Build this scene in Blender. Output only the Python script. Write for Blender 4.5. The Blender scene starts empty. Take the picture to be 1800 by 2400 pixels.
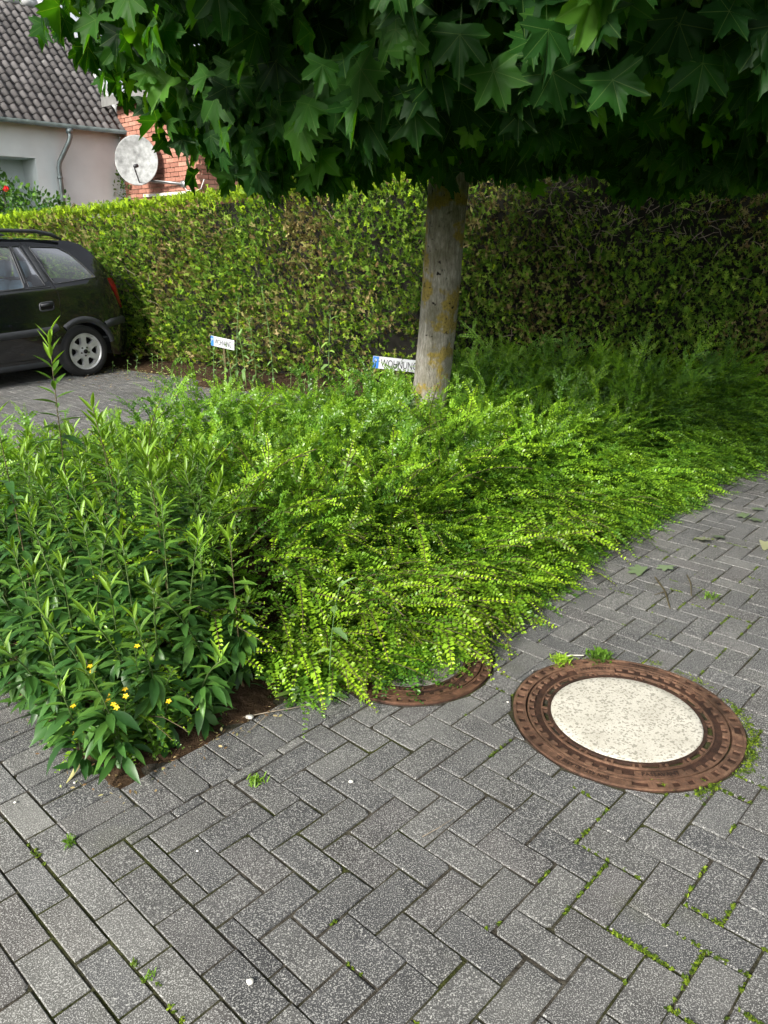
import bpy, math, random
import numpy as np
from mathutils import Matrix, Vector
from mathutils.geometry import delaunay_2d_cdt

SC = bpy.context.scene
COL = SC.collection
random.seed(7)
RNG = np.random.default_rng(11)
R = math.radians

# ------------------------------------------------------------------ camera, sky, sun, exposure
cam_d = bpy.data.cameras.new('camera')
cam_d.sensor_fit = 'VERTICAL'
cam_d.sensor_height = 36.0
cam_d.lens = 27.045
cam_d.clip_start = 0.05
cam_d.clip_end = 2000
cam = bpy.data.objects.new('camera', cam_d)
COL.objects.link(cam)
CAM_H, PITCH = 1.58, R(19.3)
cam.location = (0, 0, CAM_H)
cam.rotation_euler = (math.pi / 2 - PITCH, 0, 0)
SC.camera = cam

SUN_DIR = Vector((-0.52, -0.70, 0.54)).normalized()      # towards the sun: low behind the camera, to its left
world = bpy.data.worlds.new('World')
SC.world = world
world.use_nodes = True
wt = world.node_tree
bg = wt.nodes['Background']
sky = wt.nodes.new('ShaderNodeTexSky')
sky.sky_type = 'NISHITA'
sky.sun_disc = False
sky.sun_elevation = math.asin(SUN_DIR.z)
sky.sun_rotation = math.atan2(SUN_DIR.x, SUN_DIR.y)
sky.dust_density = 3.0
hs = wt.nodes.new('ShaderNodeHueSaturation')           # thin even cloud: the blue washed towards white
hs.inputs['Saturation'].default_value = 0.25
wt.links.new(sky.outputs[0], hs.inputs['Color'])
wt.links.new(hs.outputs[0], bg.inputs['Color'])
bg.inputs['Strength'].default_value = 0.105

sun_d = bpy.data.lights.new('sun', 'SUN')
sun_d.energy = 3.2
sun_d.angle = R(10)
sun_d.color = (1.0, 0.95, 0.86)
sun = bpy.data.objects.new('sun', sun_d)
COL.objects.link(sun)
sun.rotation_euler = SUN_DIR.to_track_quat('Z', 'Y').to_euler()

SC.view_settings.view_transform = 'Standard'
SC.view_settings.look = 'None'
SC.view_settings.exposure = 1.15
SC.view_settings.gamma = 1.0
SC.view_settings.use_curve_mapping = False
SC.render.engine = 'CYCLES'
SC.cycles.max_bounces = 4
SC.cycles.diffuse_bounces = 2
SC.cycles.glossy_bounces = 2
SC.cycles.transmission_bounces = 3
SC.cycles.transparent_max_bounces = 8
SC.cycles.use_denoising = True
SC.cycles.use_adaptive_sampling = True
SC.cycles.adaptive_threshold = 0.03
SC.cycles.adaptive_min_samples = 24
SC.cycles.caustics_reflective = False
SC.cycles.caustics_refractive = False

# ------------------------------------------------------------------ directions of the place
U = np.array([0.682, 0.731]); U /= np.linalg.norm(U)     # along the kerb of the bed, away to the right
Vv = np.array([U[1], -U[0]])                              # across it, towards the footway


def ab(a, b):
    return a * U + b * Vv


def to_ab(p):
    return p[..., 0] * U[0] + p[..., 1] * U[1], p[..., 0] * Vv[0] + p[..., 1] * Vv[1]


ROT_AB = math.atan2(U[1], U[0])

# ------------------------------------------------------------------ mesh and object helpers


def mesh_np(name, V, T, mat, attrs=None, uv=None, smooth=False):
    """triangle soup from numpy arrays"""
    V = np.asarray(V, np.float32).reshape(-1, 3)
    T = np.asarray(T, np.int32).reshape(-1, 3)
    m = bpy.data.meshes.new(name)
    m.vertices.add(len(V))
    m.vertices.foreach_set('co', V.ravel())
    m.loops.add(len(T) * 3)
    m.loops.foreach_set('vertex_index', T.ravel())
    m.polygons.add(len(T))
    m.polygons.foreach_set('loop_start', np.arange(len(T), dtype=np.int32) * 3)
    m.polygons.foreach_set('loop_total', np.full(len(T), 3, np.int32))
    if smooth:
        m.polygons.foreach_set('use_smooth', np.ones(len(T), bool))
    for k, a in (attrs or {}).items():
        at = m.attributes.new(k, 'FLOAT', 'POINT')
        at.data.foreach_set('value', np.asarray(a, np.float32))
    if uv is not None:
        l = m.uv_layers.new(name='uv')
        l.data.foreach_set('uv', np.asarray(uv, np.float32)[T.ravel()].ravel())
    m.update(calc_edges=True)
    m.validate()
    if mat:
        m.materials.append(mat)
    return m


def mesh_py(name, V, F, mat, smooth=False):
    m = bpy.data.meshes.new(name)
    m.from_pydata([tuple(map(float, v)) for v in V], [], [tuple(int(i) for i in f) for f in F])
    m.update()
    if smooth:
        for p in m.polygons:
            p.use_smooth = True
    if mat:
        m.materials.append(mat)
    return m


def link(o, parent=None):
    COL.objects.link(o)
    if parent is not None:
        o.parent = parent
    return o


def ob(name, mesh, parent=None, loc=None, mtx=None, kind=None):
    o = bpy.data.objects.new(name, mesh)
    link(o, parent)
    if mtx is not None:
        o.matrix_basis = mtx
    elif loc is not None:
        o.location = loc
    if kind:
        o['kind'] = kind
    return o


def tag(o, label, cat, group=None, kind=None):
    o['label'] = label
    o['category'] = cat
    if group:
        o['group'] = group
    if kind:
        o['kind'] = kind
    return o


def thing(name, label, cat, loc=(0, 0, 0), rotz=0.0, group=None):
    o = bpy.data.objects.new(name, None)
    o.empty_display_size = 0.1
    link(o)
    o.location = loc
    o.rotation_euler = (0, 0, rotz)
    return tag(o, label, cat, group)


class MB:
    """collects polygons"""

    def __init__(s):
        s.V, s.F = [], []

    def add(s, V, F):
        n = len(s.V)
        s.V += [tuple(v) for v in V]
        s.F += [tuple(i + n for i in f) for f in F]
        return s

    def box(s, c, h, M=None):
        P = [Vector((c[0] + x * h[0], c[1] + y * h[1], c[2] + z * h[2])) for x in (-1, 1) for y in (-1, 1) for z in (-1, 1)]
        if M is not None:
            P = [M @ p for p in P]
        return s.add(P, [(0, 1, 3, 2), (4, 6, 7, 5), (0, 4, 5, 1), (2, 3, 7, 6), (0, 2, 6, 4), (1, 5, 7, 3)])

    def tube(s, pts, rad, seg=8, cap=True):
        pts = [Vector(p) for p in pts]
        n = len(pts)
        if not hasattr(rad, '__len__'):
            rad = [rad] * n
        t0 = (pts[1] - pts[0]).normalized()
        up = Vector((0, 0, 1)) if abs(t0.z) < 0.9 else Vector((1, 0, 0))
        x = t0.cross(up).normalized()
        V, F = [], []
        for i, p in enumerate(pts):
            t = (pts[min(i + 1, n - 1)] - pts[max(i - 1, 0)]).normalized()
            x = (x - t * x.dot(t)).normalized()
            y = t.cross(x)
            for k in range(seg):
                a = 2 * math.pi * k / seg
                V.append(p + (x * math.cos(a) + y * math.sin(a)) * rad[i])
        for i in range(n - 1):
            for k in range(seg):
                k2 = (k + 1) % seg
                F.append((i * seg + k, i * seg + k2, (i + 1) * seg + k2, (i + 1) * seg + k))
        if cap:
            F.append(tuple(range(seg - 1, -1, -1)))
            F.append(tuple((n - 1) * seg + k for k in range(seg)))
        return s.add(V, F)

    def lathe(s, prof, seg=32, M=None, close=False):
        V, F = [], []
        n = len(prof)
        for k in range(seg):
            a = 2 * math.pi * k / seg
            for r, z in prof:
                p = Vector((r * math.cos(a), r * math.sin(a), z))
                V.append(M @ p if M is not None else p)
        for k in range(seg):
            k2 = (k + 1) % seg
            for i in range(n if close else n - 1):
                j = (i + 1) % n
                F.append((k * n + i, k2 * n + i, k2 * n + j, k * n + j))
        return s.add(V, F)

    def mesh(s, name, mat, smooth=False):
        return mesh_py(name, s.V, s.F, mat, smooth)


def instance_join(protos, which, mats3, locs, extra=None):
    """protos: list of (V, T, attr-dict); returns joined V, T, attrs + per-instance 'rnd'"""
    Vs, Ts, As = [], [], {}
    off = 0
    n = len(which)
    rnd = RNG.random(n)
    R_all = []
    X_all = {a: [] for a in (extra or {})}
    for k, (pv, pt, pa) in enumerate(protos):
        idx = np.where(which == k)[0]
        if not len(idx):
            continue
        W = np.einsum('nij,vj->nvi', mats3[idx], pv) + locs[idx][:, None, :]
        m, c = len(idx), len(pv)
        Vs.append(W.reshape(-1, 3))
        T = (pt[None] + (np.arange(m) * c)[:, None, None] + off).reshape(-1, 3)
        Ts.append(T)
        for a, val in pa.items():
            As.setdefault(a, []).append(np.tile(val, m))
        R_all.append(np.repeat(rnd[idx], c))
        for a in X_all:
            X_all[a].append(np.repeat(extra[a][idx], c))
        off += m * c
    A = {a: np.concatenate(x) for a, x in As.items()}
    A['rnd'] = np.concatenate(R_all)
    for a, x in X_all.items():
        A[a] = np.concatenate(x)
    return np.concatenate(Vs), np.concatenate(Ts), A


def frames(x, z, scale):
    """rotation matrices with local x along x, local z near z, scaled; vectors (n,3)"""
    x = x / np.linalg.norm(x, axis=1, keepdims=True)
    y = np.cross(z, x)
    y /= np.maximum(np.linalg.norm(y, axis=1, keepdims=True), 1e-6)
    zz = np.cross(x, y)
    M = np.stack([x, y, zz], axis=2)
    return M * np.asarray(scale)[:, None, None]


def m4(M3, loc):
    m = Matrix(M3.tolist()).to_4x4()
    m.translation = Vector(loc)
    return m


def project(P):
    """pixel position (1800 x 2400 frame) and depth; used only to pick which repeats show largest"""
    P = np.asarray(P, float).reshape(-1, 3)
    dz = P[:, 2] - CAM_H
    d = P[:, 1] * math.cos(PITCH) - dz * math.sin(PITCH)
    yc = P[:, 1] * math.sin(PITCH) + dz * math.cos(PITCH)
    d2 = np.maximum(d, 0.05)
    return 900 + 1803 * P[:, 0] / d2, 1200 - 1803 * yc / d2, d


def vnoise(x, y, seed=0):
    """cheap smooth value noise, numpy"""
    xi, yi = np.floor(x).astype(int), np.floor(y).astype(int)
    fx, fy = x - xi, y - yi
    fx, fy = fx * fx * (3 - 2 * fx), fy * fy * (3 - 2 * fy)

    def hsh(i, j):
        h = np.sin(i * 127.1 + j * 311.7 + seed * 74.7) * 43758.5453
        return h - np.floor(h)
    return (hsh(xi, yi) * (1 - fx) + hsh(xi + 1, yi) * fx) * (1 - fy) + (hsh(xi, yi + 1) * (1 - fx) + hsh(xi + 1, yi + 1) * fx) * fy


# ------------------------------------------------------------------ materials


def new_mat(name):
    m = bpy.data.materials.new(name)
    m.use_nodes = True
    nt = m.node_tree
    return m, nt, nt.nodes['Principled BSDF']


def N(nt, t, **kw):
    n = nt.nodes.new(t)
    for k, v in kw.items():
        if k in n.inputs.keys():
            n.inputs[k].default_value = v
        else:
            setattr(n, k, v)
    return n


def ramp(nt, fac, stops):
    r = nt.nodes.new('ShaderNodeValToRGB')
    e = r.color_ramp.elements
    while len(e) > 1:
        e.remove(e[-1])
    for i, (p, c) in enumerate(stops):
        el = e[0] if i == 0 else e.new(p)
        el.position = p
        el.color = (c[0], c[1], c[2], 1) if hasattr(c, '__len__') else (c, c, c, 1)
    nt.links.new(fac, r.inputs['Fac'])
    return r.outputs['Color']


def noise(nt, scale, detail=3.0, rough=0.55, vec=None):
    n = N(nt, 'ShaderNodeTexNoise', Scale=scale, Detail=detail, Roughness=rough)
    if vec is not None:
        nt.links.new(vec, n.inputs['Vector'])
    return n.outputs['Fac']


def mixc(nt, fac, a, b, blend='MIX'):
    n = nt.nodes.new('ShaderNodeMix')
    n.data_type = 'RGBA'
    n.blend_type = blend
    for s, v in ((n.inputs[0], fac), (n.inputs[6], a), (n.inputs[7], b)):
        if hasattr(v, 'is_output') or isinstance(v, bpy.types.NodeSocket):
            nt.links.new(v, s)
        elif hasattr(v, '__len__'):
            s.default_value = (v[0], v[1], v[2], 1)
        else:
            s.default_value = v
    return n.outputs[2]


def math_n(nt, op, a, b=None, c=None, clamp=False):
    n = nt.nodes.new('ShaderNodeMath')
    n.operation = op
    n.use_clamp = clamp
    for i, v in enumerate((a, b, c)):
        if v is None:
            continue
        if isinstance(v, bpy.types.NodeSocket):
            nt.links.new(v, n.inputs[i])
        else:
            n.inputs[i].default_value = v
    return n.outputs[0]


def pos(nt):
    return nt.nodes.new('ShaderNodeNewGeometry').outputs['Position']


def bump(nt, bs, height, strength, dist=0.01):
    b = N(nt, 'ShaderNodeBump', Strength=strength, Distance=dist)
    nt.links.new(height, b.inputs['Height'])
    nt.links.new(b.outputs[0], bs.inputs['Normal'])


def simple(name, col, rough=0.6, metal=0.0, var=0.0, scale=8.0, bmp=0.0, bscale=60.0):
    m, nt, bs = new_mat(name)
    bs.inputs['Roughness'].default_value = rough
    bs.inputs['Metallic'].default_value = metal
    if var > 0:
        f = noise(nt, scale, 4, vec=pos(nt))
        lo = tuple(max(0, c * (1 - var)) for c in col)
        hi = tuple(min(1, c * (1 + var)) for c in col)
        nt.links.new(ramp(nt, f, [(0.3, lo), (0.7, hi)]), bs.inputs['Base Color'])
    else:
        bs.inputs['Base Color'].default_value = (*col, 1)
    if bmp:
        bump(nt, bs, noise(nt, bscale, 4, vec=pos(nt)), bmp, 0.004)
    return m


def rnd_value(nt):
    """one random number per piece: the joined meshes carry it as an attribute, single objects have their own"""
    at = N(nt, 'ShaderNodeAttribute', attribute_name='rnd')
    oi = nt.nodes.new('ShaderNodeObjectInfo')
    return math_n(nt, 'FRACT', math_n(nt, 'ADD', at.outputs['Fac'], oi.outputs['Random']))


def leaf_mat(name, stops, tip=None, trans=0.35, rough=0.45, tcol=(1.25, 1.35, 0.55), veins=None, spec=0.4):
    """leaf: stops over the per-piece random value; tip = colour of the youngest growth (attribute 'tip')"""
    m, nt, bs = new_mat(name)
    out = nt.nodes['Material Output']
    col = ramp(nt, rnd_value(nt), stops)
    if tip is not None:
        at = N(nt, 'ShaderNodeAttribute', attribute_name='tip')
        col = mixc(nt, at.outputs['Fac'], col, tip)
    f = noise(nt, 3.0, 2, vec=pos(nt))
    col = mixc(nt, 1.0, col, ramp(nt, f, [(0.3, 0.72), (0.7, 1.25)]), 'MULTIPLY')
    if veins:
        col = veins(nt, col)
    nt.nodes.remove(bs)
    df = nt.nodes.new('ShaderNodeBsdfDiffuse')
    nt.links.new(col, df.inputs['Color'])
    tr = nt.nodes.new('ShaderNodeBsdfTranslucent')
    tc = mixc(nt, 1.0, col, tcol, 'MULTIPLY')
    nt.links.new(tc, tr.inputs['Color'])
    mx = N(nt, 'ShaderNodeMixShader', Fac=trans)
    nt.links.new(df.outputs[0], mx.inputs[1])
    nt.links.new(tr.outputs[0], mx.inputs[2])
    gl = N(nt, 'ShaderNodeBsdfGlossy', Roughness=rough)
    fr = N(nt, 'ShaderNodeLayerWeight', Blend=0.5)
    m2 = nt.nodes.new('ShaderNodeMixShader')
    nt.links.new(math_n(nt, 'MULTIPLY_ADD', math_n(nt, 'POWER', fr.outputs['Facing'], 4.0), spec * 0.5, spec * 0.07), m2.inputs[0])
    nt.links.new(mx.outputs[0], m2.inputs[1])
    nt.links.new(gl.outputs[0], m2.inputs[2])
    nt.links.new(m2.outputs[0], out.inputs['Surface'])
    return m


def maple_veins(nt, col):
    uv = nt.nodes.new('ShaderNodeUVMap')
    uv.uv_map = 'uv'
    sp = nt.nodes.new('ShaderNodeSeparateXYZ')
    nt.links.new(uv.outputs[0], sp.inputs[0])
    x, y = sp.outputs[0], sp.outputs[1]
    best = None
    for d in (0, 48, -48, 100, -100):
        c, s = math.cos(R(d)), math.sin(R(d))
        cr = math_n(nt, 'ABSOLUTE', math_n(nt, 'SUBTRACT', math_n(nt, 'MULTIPLY', x, s), math_n(nt, 'MULTIPLY', y, c)))
        dt = math_n(nt, 'ADD', math_n(nt, 'MULTIPLY', x, c), math_n(nt, 'MULTIPLY', y, s))
        on = math_n(nt, 'MULTIPLY', math_n(nt, 'LESS_THAN', cr, 0.009), math_n(nt, 'GREATER_THAN', dt, 0.0))
        best = on if best is None else math_n(nt, 'MAXIMUM', best, on)
    f = math_n(nt, 'MULTIPLY', best, 0.42)
    return mixc(nt, f, col, (0.10, 0.16, 0.05))


def paver_mat(name, dark, light, speck):
    m, nt, bs = new_mat(name)
    p = pos(nt)
    r = rnd_value(nt)
    cmb = nt.nodes.new('ShaderNodeCombineXYZ')
    nt.links.new(r, cmb.inputs[2])
    add = nt.nodes.new('ShaderNodeVectorMath')
    add.operation = 'ADD'
    nt.links.new(p, add.inputs[0])
    nt.links.new(cmb.outputs[0], add.inputs[1])
    v = add.outputs[0]
    base = ramp(nt, noise(nt, 5.0, 4, vec=v), [(0.25, dark), (0.75, light)])
    tone = ramp(nt, r, [(0, (0.74, 0.75, 0.78)), (0.3, (0.92, 0.92, 0.93)), (0.55, (1.0, 0.99, 0.96)), (0.7, (0.95, 0.90, 0.90)), (0.85, (1.14, 1.14, 1.12)), (1, (1.28, 1.27, 1.22))])
    base = mixc(nt, 1.0, base, tone, 'MULTIPLY')
    grime = ramp(nt, noise(nt, 1.7, 6, 0.65, vec=p), [(0.32, 0.58), (0.5, 0.95), (0.68, 1.18)])
    base = mixc(nt, 1.0, base, grime, 'MULTIPLY')
    fine = ramp(nt, noise(nt, 420, 2, 0.6, vec=v), [(0.3, 0.55), (0.75, 1.45)])
    base = mixc(nt, 1.0, base, fine, 'MULTIPLY')
    sp = noise(nt, 300, 2.5, 0.6, vec=v)
    base = mixc(nt, ramp(nt, sp, [(0.53, 0.0), (0.61, 0.75)]), base, speck)
    sp2 = N(nt, 'ShaderNodeTexVoronoi', Scale=46.0)
    nt.links.new(v, sp2.inputs['Vector'])
    dots = ramp(nt, sp2.outputs['Distance'], [(0.06, 1.0), (0.10, 0.0)])
    base = mixc(nt, math_n(nt, 'MULTIPLY', dots, 0.75), base, (0.62, 0.61, 0.57))
    gp = ramp(nt, noise(nt, 2.1, 4, vec=p), [(0.62, 0.0), (0.8, 0.45)])
    base = mixc(nt, gp, base, (0.10, 0.105, 0.055))
    nt.links.new(base, bs.inputs['Base Color'])
    bs.inputs['Roughness'].default_value = 0.88
    bs.inputs['Specular IOR Level'].default_value = 0.25
    h = math_n(nt, 'ADD', sp, math_n(nt, 'MULTIPLY', noise(nt, 60, 4, vec=v), 0.8))
    bump(nt, bs, h, 0.55, 0.004)
    return m


def joint_mat():
    m, nt, bs = new_mat('joint sand and moss')
    p = pos(nt)
    c = ramp(nt, noise(nt, 40, 5, vec=p), [(0.3, (0.018, 0.016, 0.013)), (0.7, (0.085, 0.077, 0.062))])
    f = ramp(nt, noise(nt, 2.2, 4, 0.6, vec=p), [(0.46, 0.0), (0.6, 1.0)])
    g = ramp(nt, noise(nt, 90, 3, vec=p), [(0.3, (0.016, 0.018, 0.008)), (0.7, (0.055, 0.062, 0.018))])
    nt.links.new(mixc(nt, f, c, g), bs.inputs['Base Color'])
    bs.inputs['Roughness'].default_value = 1.0
    bs.inputs['Specular IOR Level'].default_value = 0.05
    bump(nt, bs, noise(nt, 160, 4, vec=p), 0.9, 0.006)
    return m


def soil_mat():
    m, nt, bs = new_mat('dry brown soil')
    p = pos(nt)
    c = ramp(nt, noise(nt, 28, 6, 0.65, vec=p), [(0.25, (0.018, 0.011, 0.006)), (0.55, (0.06, 0.038, 0.022)), (0.8, (0.14, 0.095, 0.06))])
    nt.links.new(c, bs.inputs['Base Color'])
    bs.inputs['Roughness'].default_value = 1.0
    bs.inputs['Specular IOR Level'].default_value = 0.1
    bump(nt, bs, noise(nt, 70, 6, 0.7, vec=p), 1.0, 0.02)
    return m


def bark_mat():
    m, nt, bs = new_mat('grey bark with yellow lichen')
    p = pos(nt)
    mp = N(nt, 'ShaderNodeMapping')
    mp.inputs['Scale'].default_value = (1, 1, 0.25)
    nt.links.new(p, mp.inputs[0])
    v = mp.outputs[0]
    c = ramp(nt, noise(nt, 55, 6, 0.7, vec=v), [(0.25, (0.10, 0.092, 0.075)), (0.5, (0.31, 0.295, 0.25)), (0.75, (0.56, 0.54, 0.48))])
    alg = ramp(nt, noise(nt, 7, 4, vec=p), [(0.45, 0.0), (0.7, 0.55)])
    c = mixc(nt, alg, c, (0.09, 0.085, 0.03))
    lf = noise(nt, 5.2, 4, 0.62, vec=p)
    lm = ramp(nt, lf, [(0.525, 0.0), (0.59, 0.85)])
    lc = ramp(nt, noise(nt, 60, 3, vec=p), [(0.3, (0.20, 0.155, 0.03)), (0.7, (0.40, 0.30, 0.04))])
    c = mixc(nt, lm, c, lc)
    dk = ramp(nt, noise(nt, 26, 3, 0.5, vec=p), [(0.64, 0.0), (0.69, 1.0)])
    dk2 = math_n(nt, 'MULTIPLY', dk, ramp(nt, noise(nt, 3.1, 3, vec=p), [(0.45, 0.0), (0.55, 1.0)]))
    c = mixc(nt, dk2, c, (0.012, 0.01, 0.008))
    nt.links.new(c, bs.inputs['Base Color'])
    bs.inputs['Roughness'].default_value = 0.9
    bs.inputs['Specular IOR Level'].default_value = 0.2
    bump(nt, bs, noise(nt, 75, 6, 0.7, vec=v), 1.0, 0.03)
    return m


def rust_mat(name, a, b, c3):
    m, nt, bs = new_mat(name)
    p = pos(nt)
    c = ramp(nt, noise(nt, 38, 6, 0.7, vec=p), [(0.28, a), (0.52, b), (0.78, c3)])
    d = ramp(nt, noise(nt, 7, 5, 0.65, vec=p), [(0.33, 0.38), (0.55, 0.95), (0.72, 1.3)])
    c = mixc(nt, 1.0, c, d, 'MULTIPLY')
    nt.links.new(c, bs.inputs['Base Color'])
    bs.inputs['Roughness'].default_value = 0.62
    bs.inputs['Metallic'].default_value = 0.15
    bump(nt, bs, noise(nt, 260, 4, 0.7, vec=p), 0.5, 0.003)
    return m


def terrazzo_mat(name, lo, hi, fleck, thr):
    m, nt, bs = new_mat(name)
    p = pos(nt)
    c = ramp(nt, noise(nt, 9, 4, vec=p), [(0.3, lo), (0.7, hi)])
    c = mixc(nt, ramp(nt, noise(nt, 4.5, 5, 0.7, vec=p), [(0.5, 0.0), (0.75, 0.35)]), c, (0.24, 0.22, 0.17))
    vo = N(nt, 'ShaderNodeTexVoronoi', Scale=150.0)
    nt.links.new(p, vo.inputs['Vector'])
    wn = nt.nodes.new('ShaderNodeSeparateColor')
    nt.links.new(vo.outputs['Color'], wn.inputs[0])
    c = mixc(nt, ramp(nt, wn.outputs[0], [(thr, 0.0), (thr + 0.04, 0.75)]), c, fleck)
    f = ramp(nt, noise(nt, 170, 3, 0.7, vec=p), [(0.5, 0.0), (0.66, 0.6)])
    c = mixc(nt, f, c, tuple(x * 1.3 for x in fleck))
    nt.links.new(c, bs.inputs['Base Color'])
    bs.inputs['Roughness'].default_value = 0.75
    bump(nt, bs, noise(nt, 190, 3, vec=p), 0.5, 0.003)
    return m


def glass_mat(name, tint, opac):
    m, nt, bs = new_mat(name)
    out = nt.nodes['Material Output']
    tr = N(nt, 'ShaderNodeBsdfTransparent')
    tr.inputs['Color'].default_value = (*tint, 1)
    gl = N(nt, 'ShaderNodeBsdfGlossy', Roughness=0.02)
    fr = N(nt, 'ShaderNodeFresnel', IOR=1.5)
    f = math_n(nt, 'ADD', math_n(nt, 'MULTIPLY', fr.outputs[0], 1.8), opac, clamp=True)
    mx = nt.nodes.new('ShaderNodeMixShader')
    nt.links.new(f, mx.inputs[0])
    nt.links.new(tr.outputs[0], mx.inputs[1])
    nt.links.new(gl.outputs[0], mx.inputs[2])
    nt.links.new(mx.outputs[0], out.inputs['Surface'])
    return m


def thuja_mat():
    m, nt, bs = new_mat('thuja scale leaves')
    out = nt.nodes['Material Output']
    g = ramp(nt, rnd_value(nt), [(0, (0.04, 0.115, 0.014)), (0.4, (0.09, 0.205, 0.022)), (0.75, (0.16, 0.31, 0.03)), (1, (0.26, 0.42, 0.045))])
    at = N(nt, 'ShaderNodeAttribute', attribute_name='dead')
    d = ramp(nt, rnd_value(nt), [(0, (0.10, 0.06, 0.03)), (0.5, (0.24, 0.17, 0.075)), (1, (0.42, 0.34, 0.17))])
    c = mixc(nt, at.outputs['Fac'], g, d)
    ty = N(nt, 'ShaderNodeAttribute', attribute_name='yellow_green')
    c = mixc(nt, ty.outputs['Fac'], c, (0.36, 0.52, 0.02))
    nt.nodes.remove(bs)
    bs = nt.nodes.new('ShaderNodeBsdfDiffuse')
    nt.links.new(c, bs.inputs['Color'])
    tr = nt.nodes.new('ShaderNodeBsdfTranslucent')
    nt.links.new(c, tr.inputs['Color'])
    mx = N(nt, 'ShaderNodeMixShader', Fac=0.22)
    nt.links.new(bs.outputs[0], mx.inputs[1])
    nt.links.new(tr.outputs[0], mx.inputs[2])
    nt.links.new(mx.outputs[0], out.inputs['Surface'])
    return m


M_PAVER = paver_mat('grey concrete paver', (0.058, 0.059, 0.061), (0.102, 0.102, 0.100), (0.42, 0.42, 0.40))
M_KERB = paver_mat('pale concrete paver', (0.088, 0.088, 0.085), (0.152, 0.152, 0.146), (0.48, 0.48, 0.46))
M_JOINT = joint_mat()
M_SOIL = soil_mat()
M_BARK = bark_mat()
M_MAPLE = leaf_mat('maple leaf', [(0, (0.006, 0.028, 0.005)), (0.55, (0.015, 0.056, 0.009)), (0.82, (0.032, 0.098, 0.014)), (1, (0.075, 0.175, 0.02))],
                   trans=0.36, rough=0.5, tcol=(3.6, 3.8, 0.5), veins=maple_veins, spec=0.11)
M_HONEY = leaf_mat('honeysuckle leaf', [(0, (0.034, 0.105, 0.012)), (0.5, (0.095, 0.23, 0.018)), (1, (0.20, 0.38, 0.022))],
                   tip=(0.43, 0.64, 0.02), trans=0.3, rough=0.36, tcol=(1.4, 1.4, 0.6), spec=0.5)
M_GOLD = leaf_mat('goldenrod leaf', [(0, (0.022, 0.075, 0.016)), (0.5, (0.042, 0.125, 0.024)), (1, (0.085, 0.20, 0.035))],
                  tip=(0.20, 0.36, 0.02), trans=0.32, rough=0.42, tcol=(1.5, 1.5, 0.6), spec=0.45)
M_WEED = leaf_mat('weed leaf', [(0, (0.13, 0.24, 0.09)), (0.5, (0.19, 0.33, 0.10)), (1, (0.26, 0.42, 0.09))], trans=0.3)
M_FALLEN = leaf_mat('fallen maple leaf', [(0, (0.09, 0.13, 0.06)), (0.6, (0.16, 0.22, 0.12)), (1, (0.26, 0.27, 0.15))], trans=0.15, rough=0.6)
M_GRASS = leaf_mat('fresh grass blade', [(0, (0.09, 0.19, 0.015)), (0.5, (0.16, 0.30, 0.02)), (1, (0.26, 0.40, 0.03))], trans=0.3)
M_LIME = leaf_mat('lime green moss', [(0, (0.03, 0.055, 0.008)), (0.5, (0.09, 0.15, 0.014)), (1, (0.22, 0.30, 0.02))], trans=0.3)
M_SHRUB = leaf_mat('garden shrub leaf', [(0, (0.02, 0.07, 0.012)), (0.5, (0.045, 0.13, 0.018)), (1, (0.10, 0.22, 0.02))], trans=0.3)
M_DRY = leaf_mat('withered leaf', [(0, (0.10, 0.055, 0.025)), (0.45, (0.26, 0.16, 0.07)), (0.75, (0.40, 0.33, 0.16)), (1, (0.34, 0.40, 0.14))], trans=0.15, rough=0.7, tcol=(1, 1, 0.8))
M_STEM = simple('green stem', (0.07, 0.11, 0.03), 0.6, var=0.3)
M_REDSTEM = simple('reddish brown stem', (0.075, 0.06, 0.025), 0.6, var=0.3)
M_TWIG = simple('bare twig', (0.20, 0.165, 0.12), 0.8, var=0.4, scale=40)
M_CORE = simple('shade black hedge core', (0.006, 0.0055, 0.003), 1.0, var=0.4, scale=30)  # near-black shade colour for the solid hedge box, no twigs modelled
M_THUJA = thuja_mat()
M_YELLOW = simple('yellow petal', (0.75, 0.5, 0.01), 0.5, var=0.15)
M_RED = simple('red petal', (0.55, 0.015, 0.02), 0.5)

# ------------------------------------------------------------------ ground
g_mb = MB().add([(-300, -300, -0.03), (300, -300, -0.03), (300, 300, -0.03), (-300, 300, -0.03)], [(0, 1, 2, 3)])
mg, nt, bs = new_mat('far ground')
nt.links.new(ramp(nt, noise(nt, 0.4, 5, vec=pos(nt)), [(0.35, (0.05, 0.075, 0.02)), (0.65, (0.075, 0.10, 0.03))]), bs.inputs['Base Color'])
bs.inputs['Roughness'].default_value = 1
ob('ground', g_mb.mesh('ground', mg))['kind'] = 'structure'
J0, J1, J2, J3 = ab(-10, -14), ab(11, -14), ab(11, 10), ab(-10, 10)
paving = ob('paving', MB().add([(*J0, -0.0055), (*J1, -0.0055), (*J2, -0.0055), (*J3, -0.0055)], [(0, 1, 2, 3)]).mesh('paving', M_JOINT))
paving['kind'] = 'structure'

BED_A, BED_F, BED_B = 0.86, -1.94, -5.2          # bed: a > BED_A, BED_B < b < BED_F
MAN1, MAN1_R = np.array([0.852, 2.325]), 0.392
MAN2, MAN2_R = np.array([0.100, 2.735]), 0.336

HEDGE = np.array([(-9.0, 14.9), (-6.2, 12.75), (-3.1, 10.45), (-1.5, 9.35), (0.3, 8.4), (2.2, 7.65), (4.0, 7.05), (6.0, 6.45), (8.5, 5.8)])
_seg = np.linalg.norm(np.diff(HEDGE, axis=0), axis=1)
HL = np.concatenate([[0], np.cumsum(_seg)])


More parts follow.
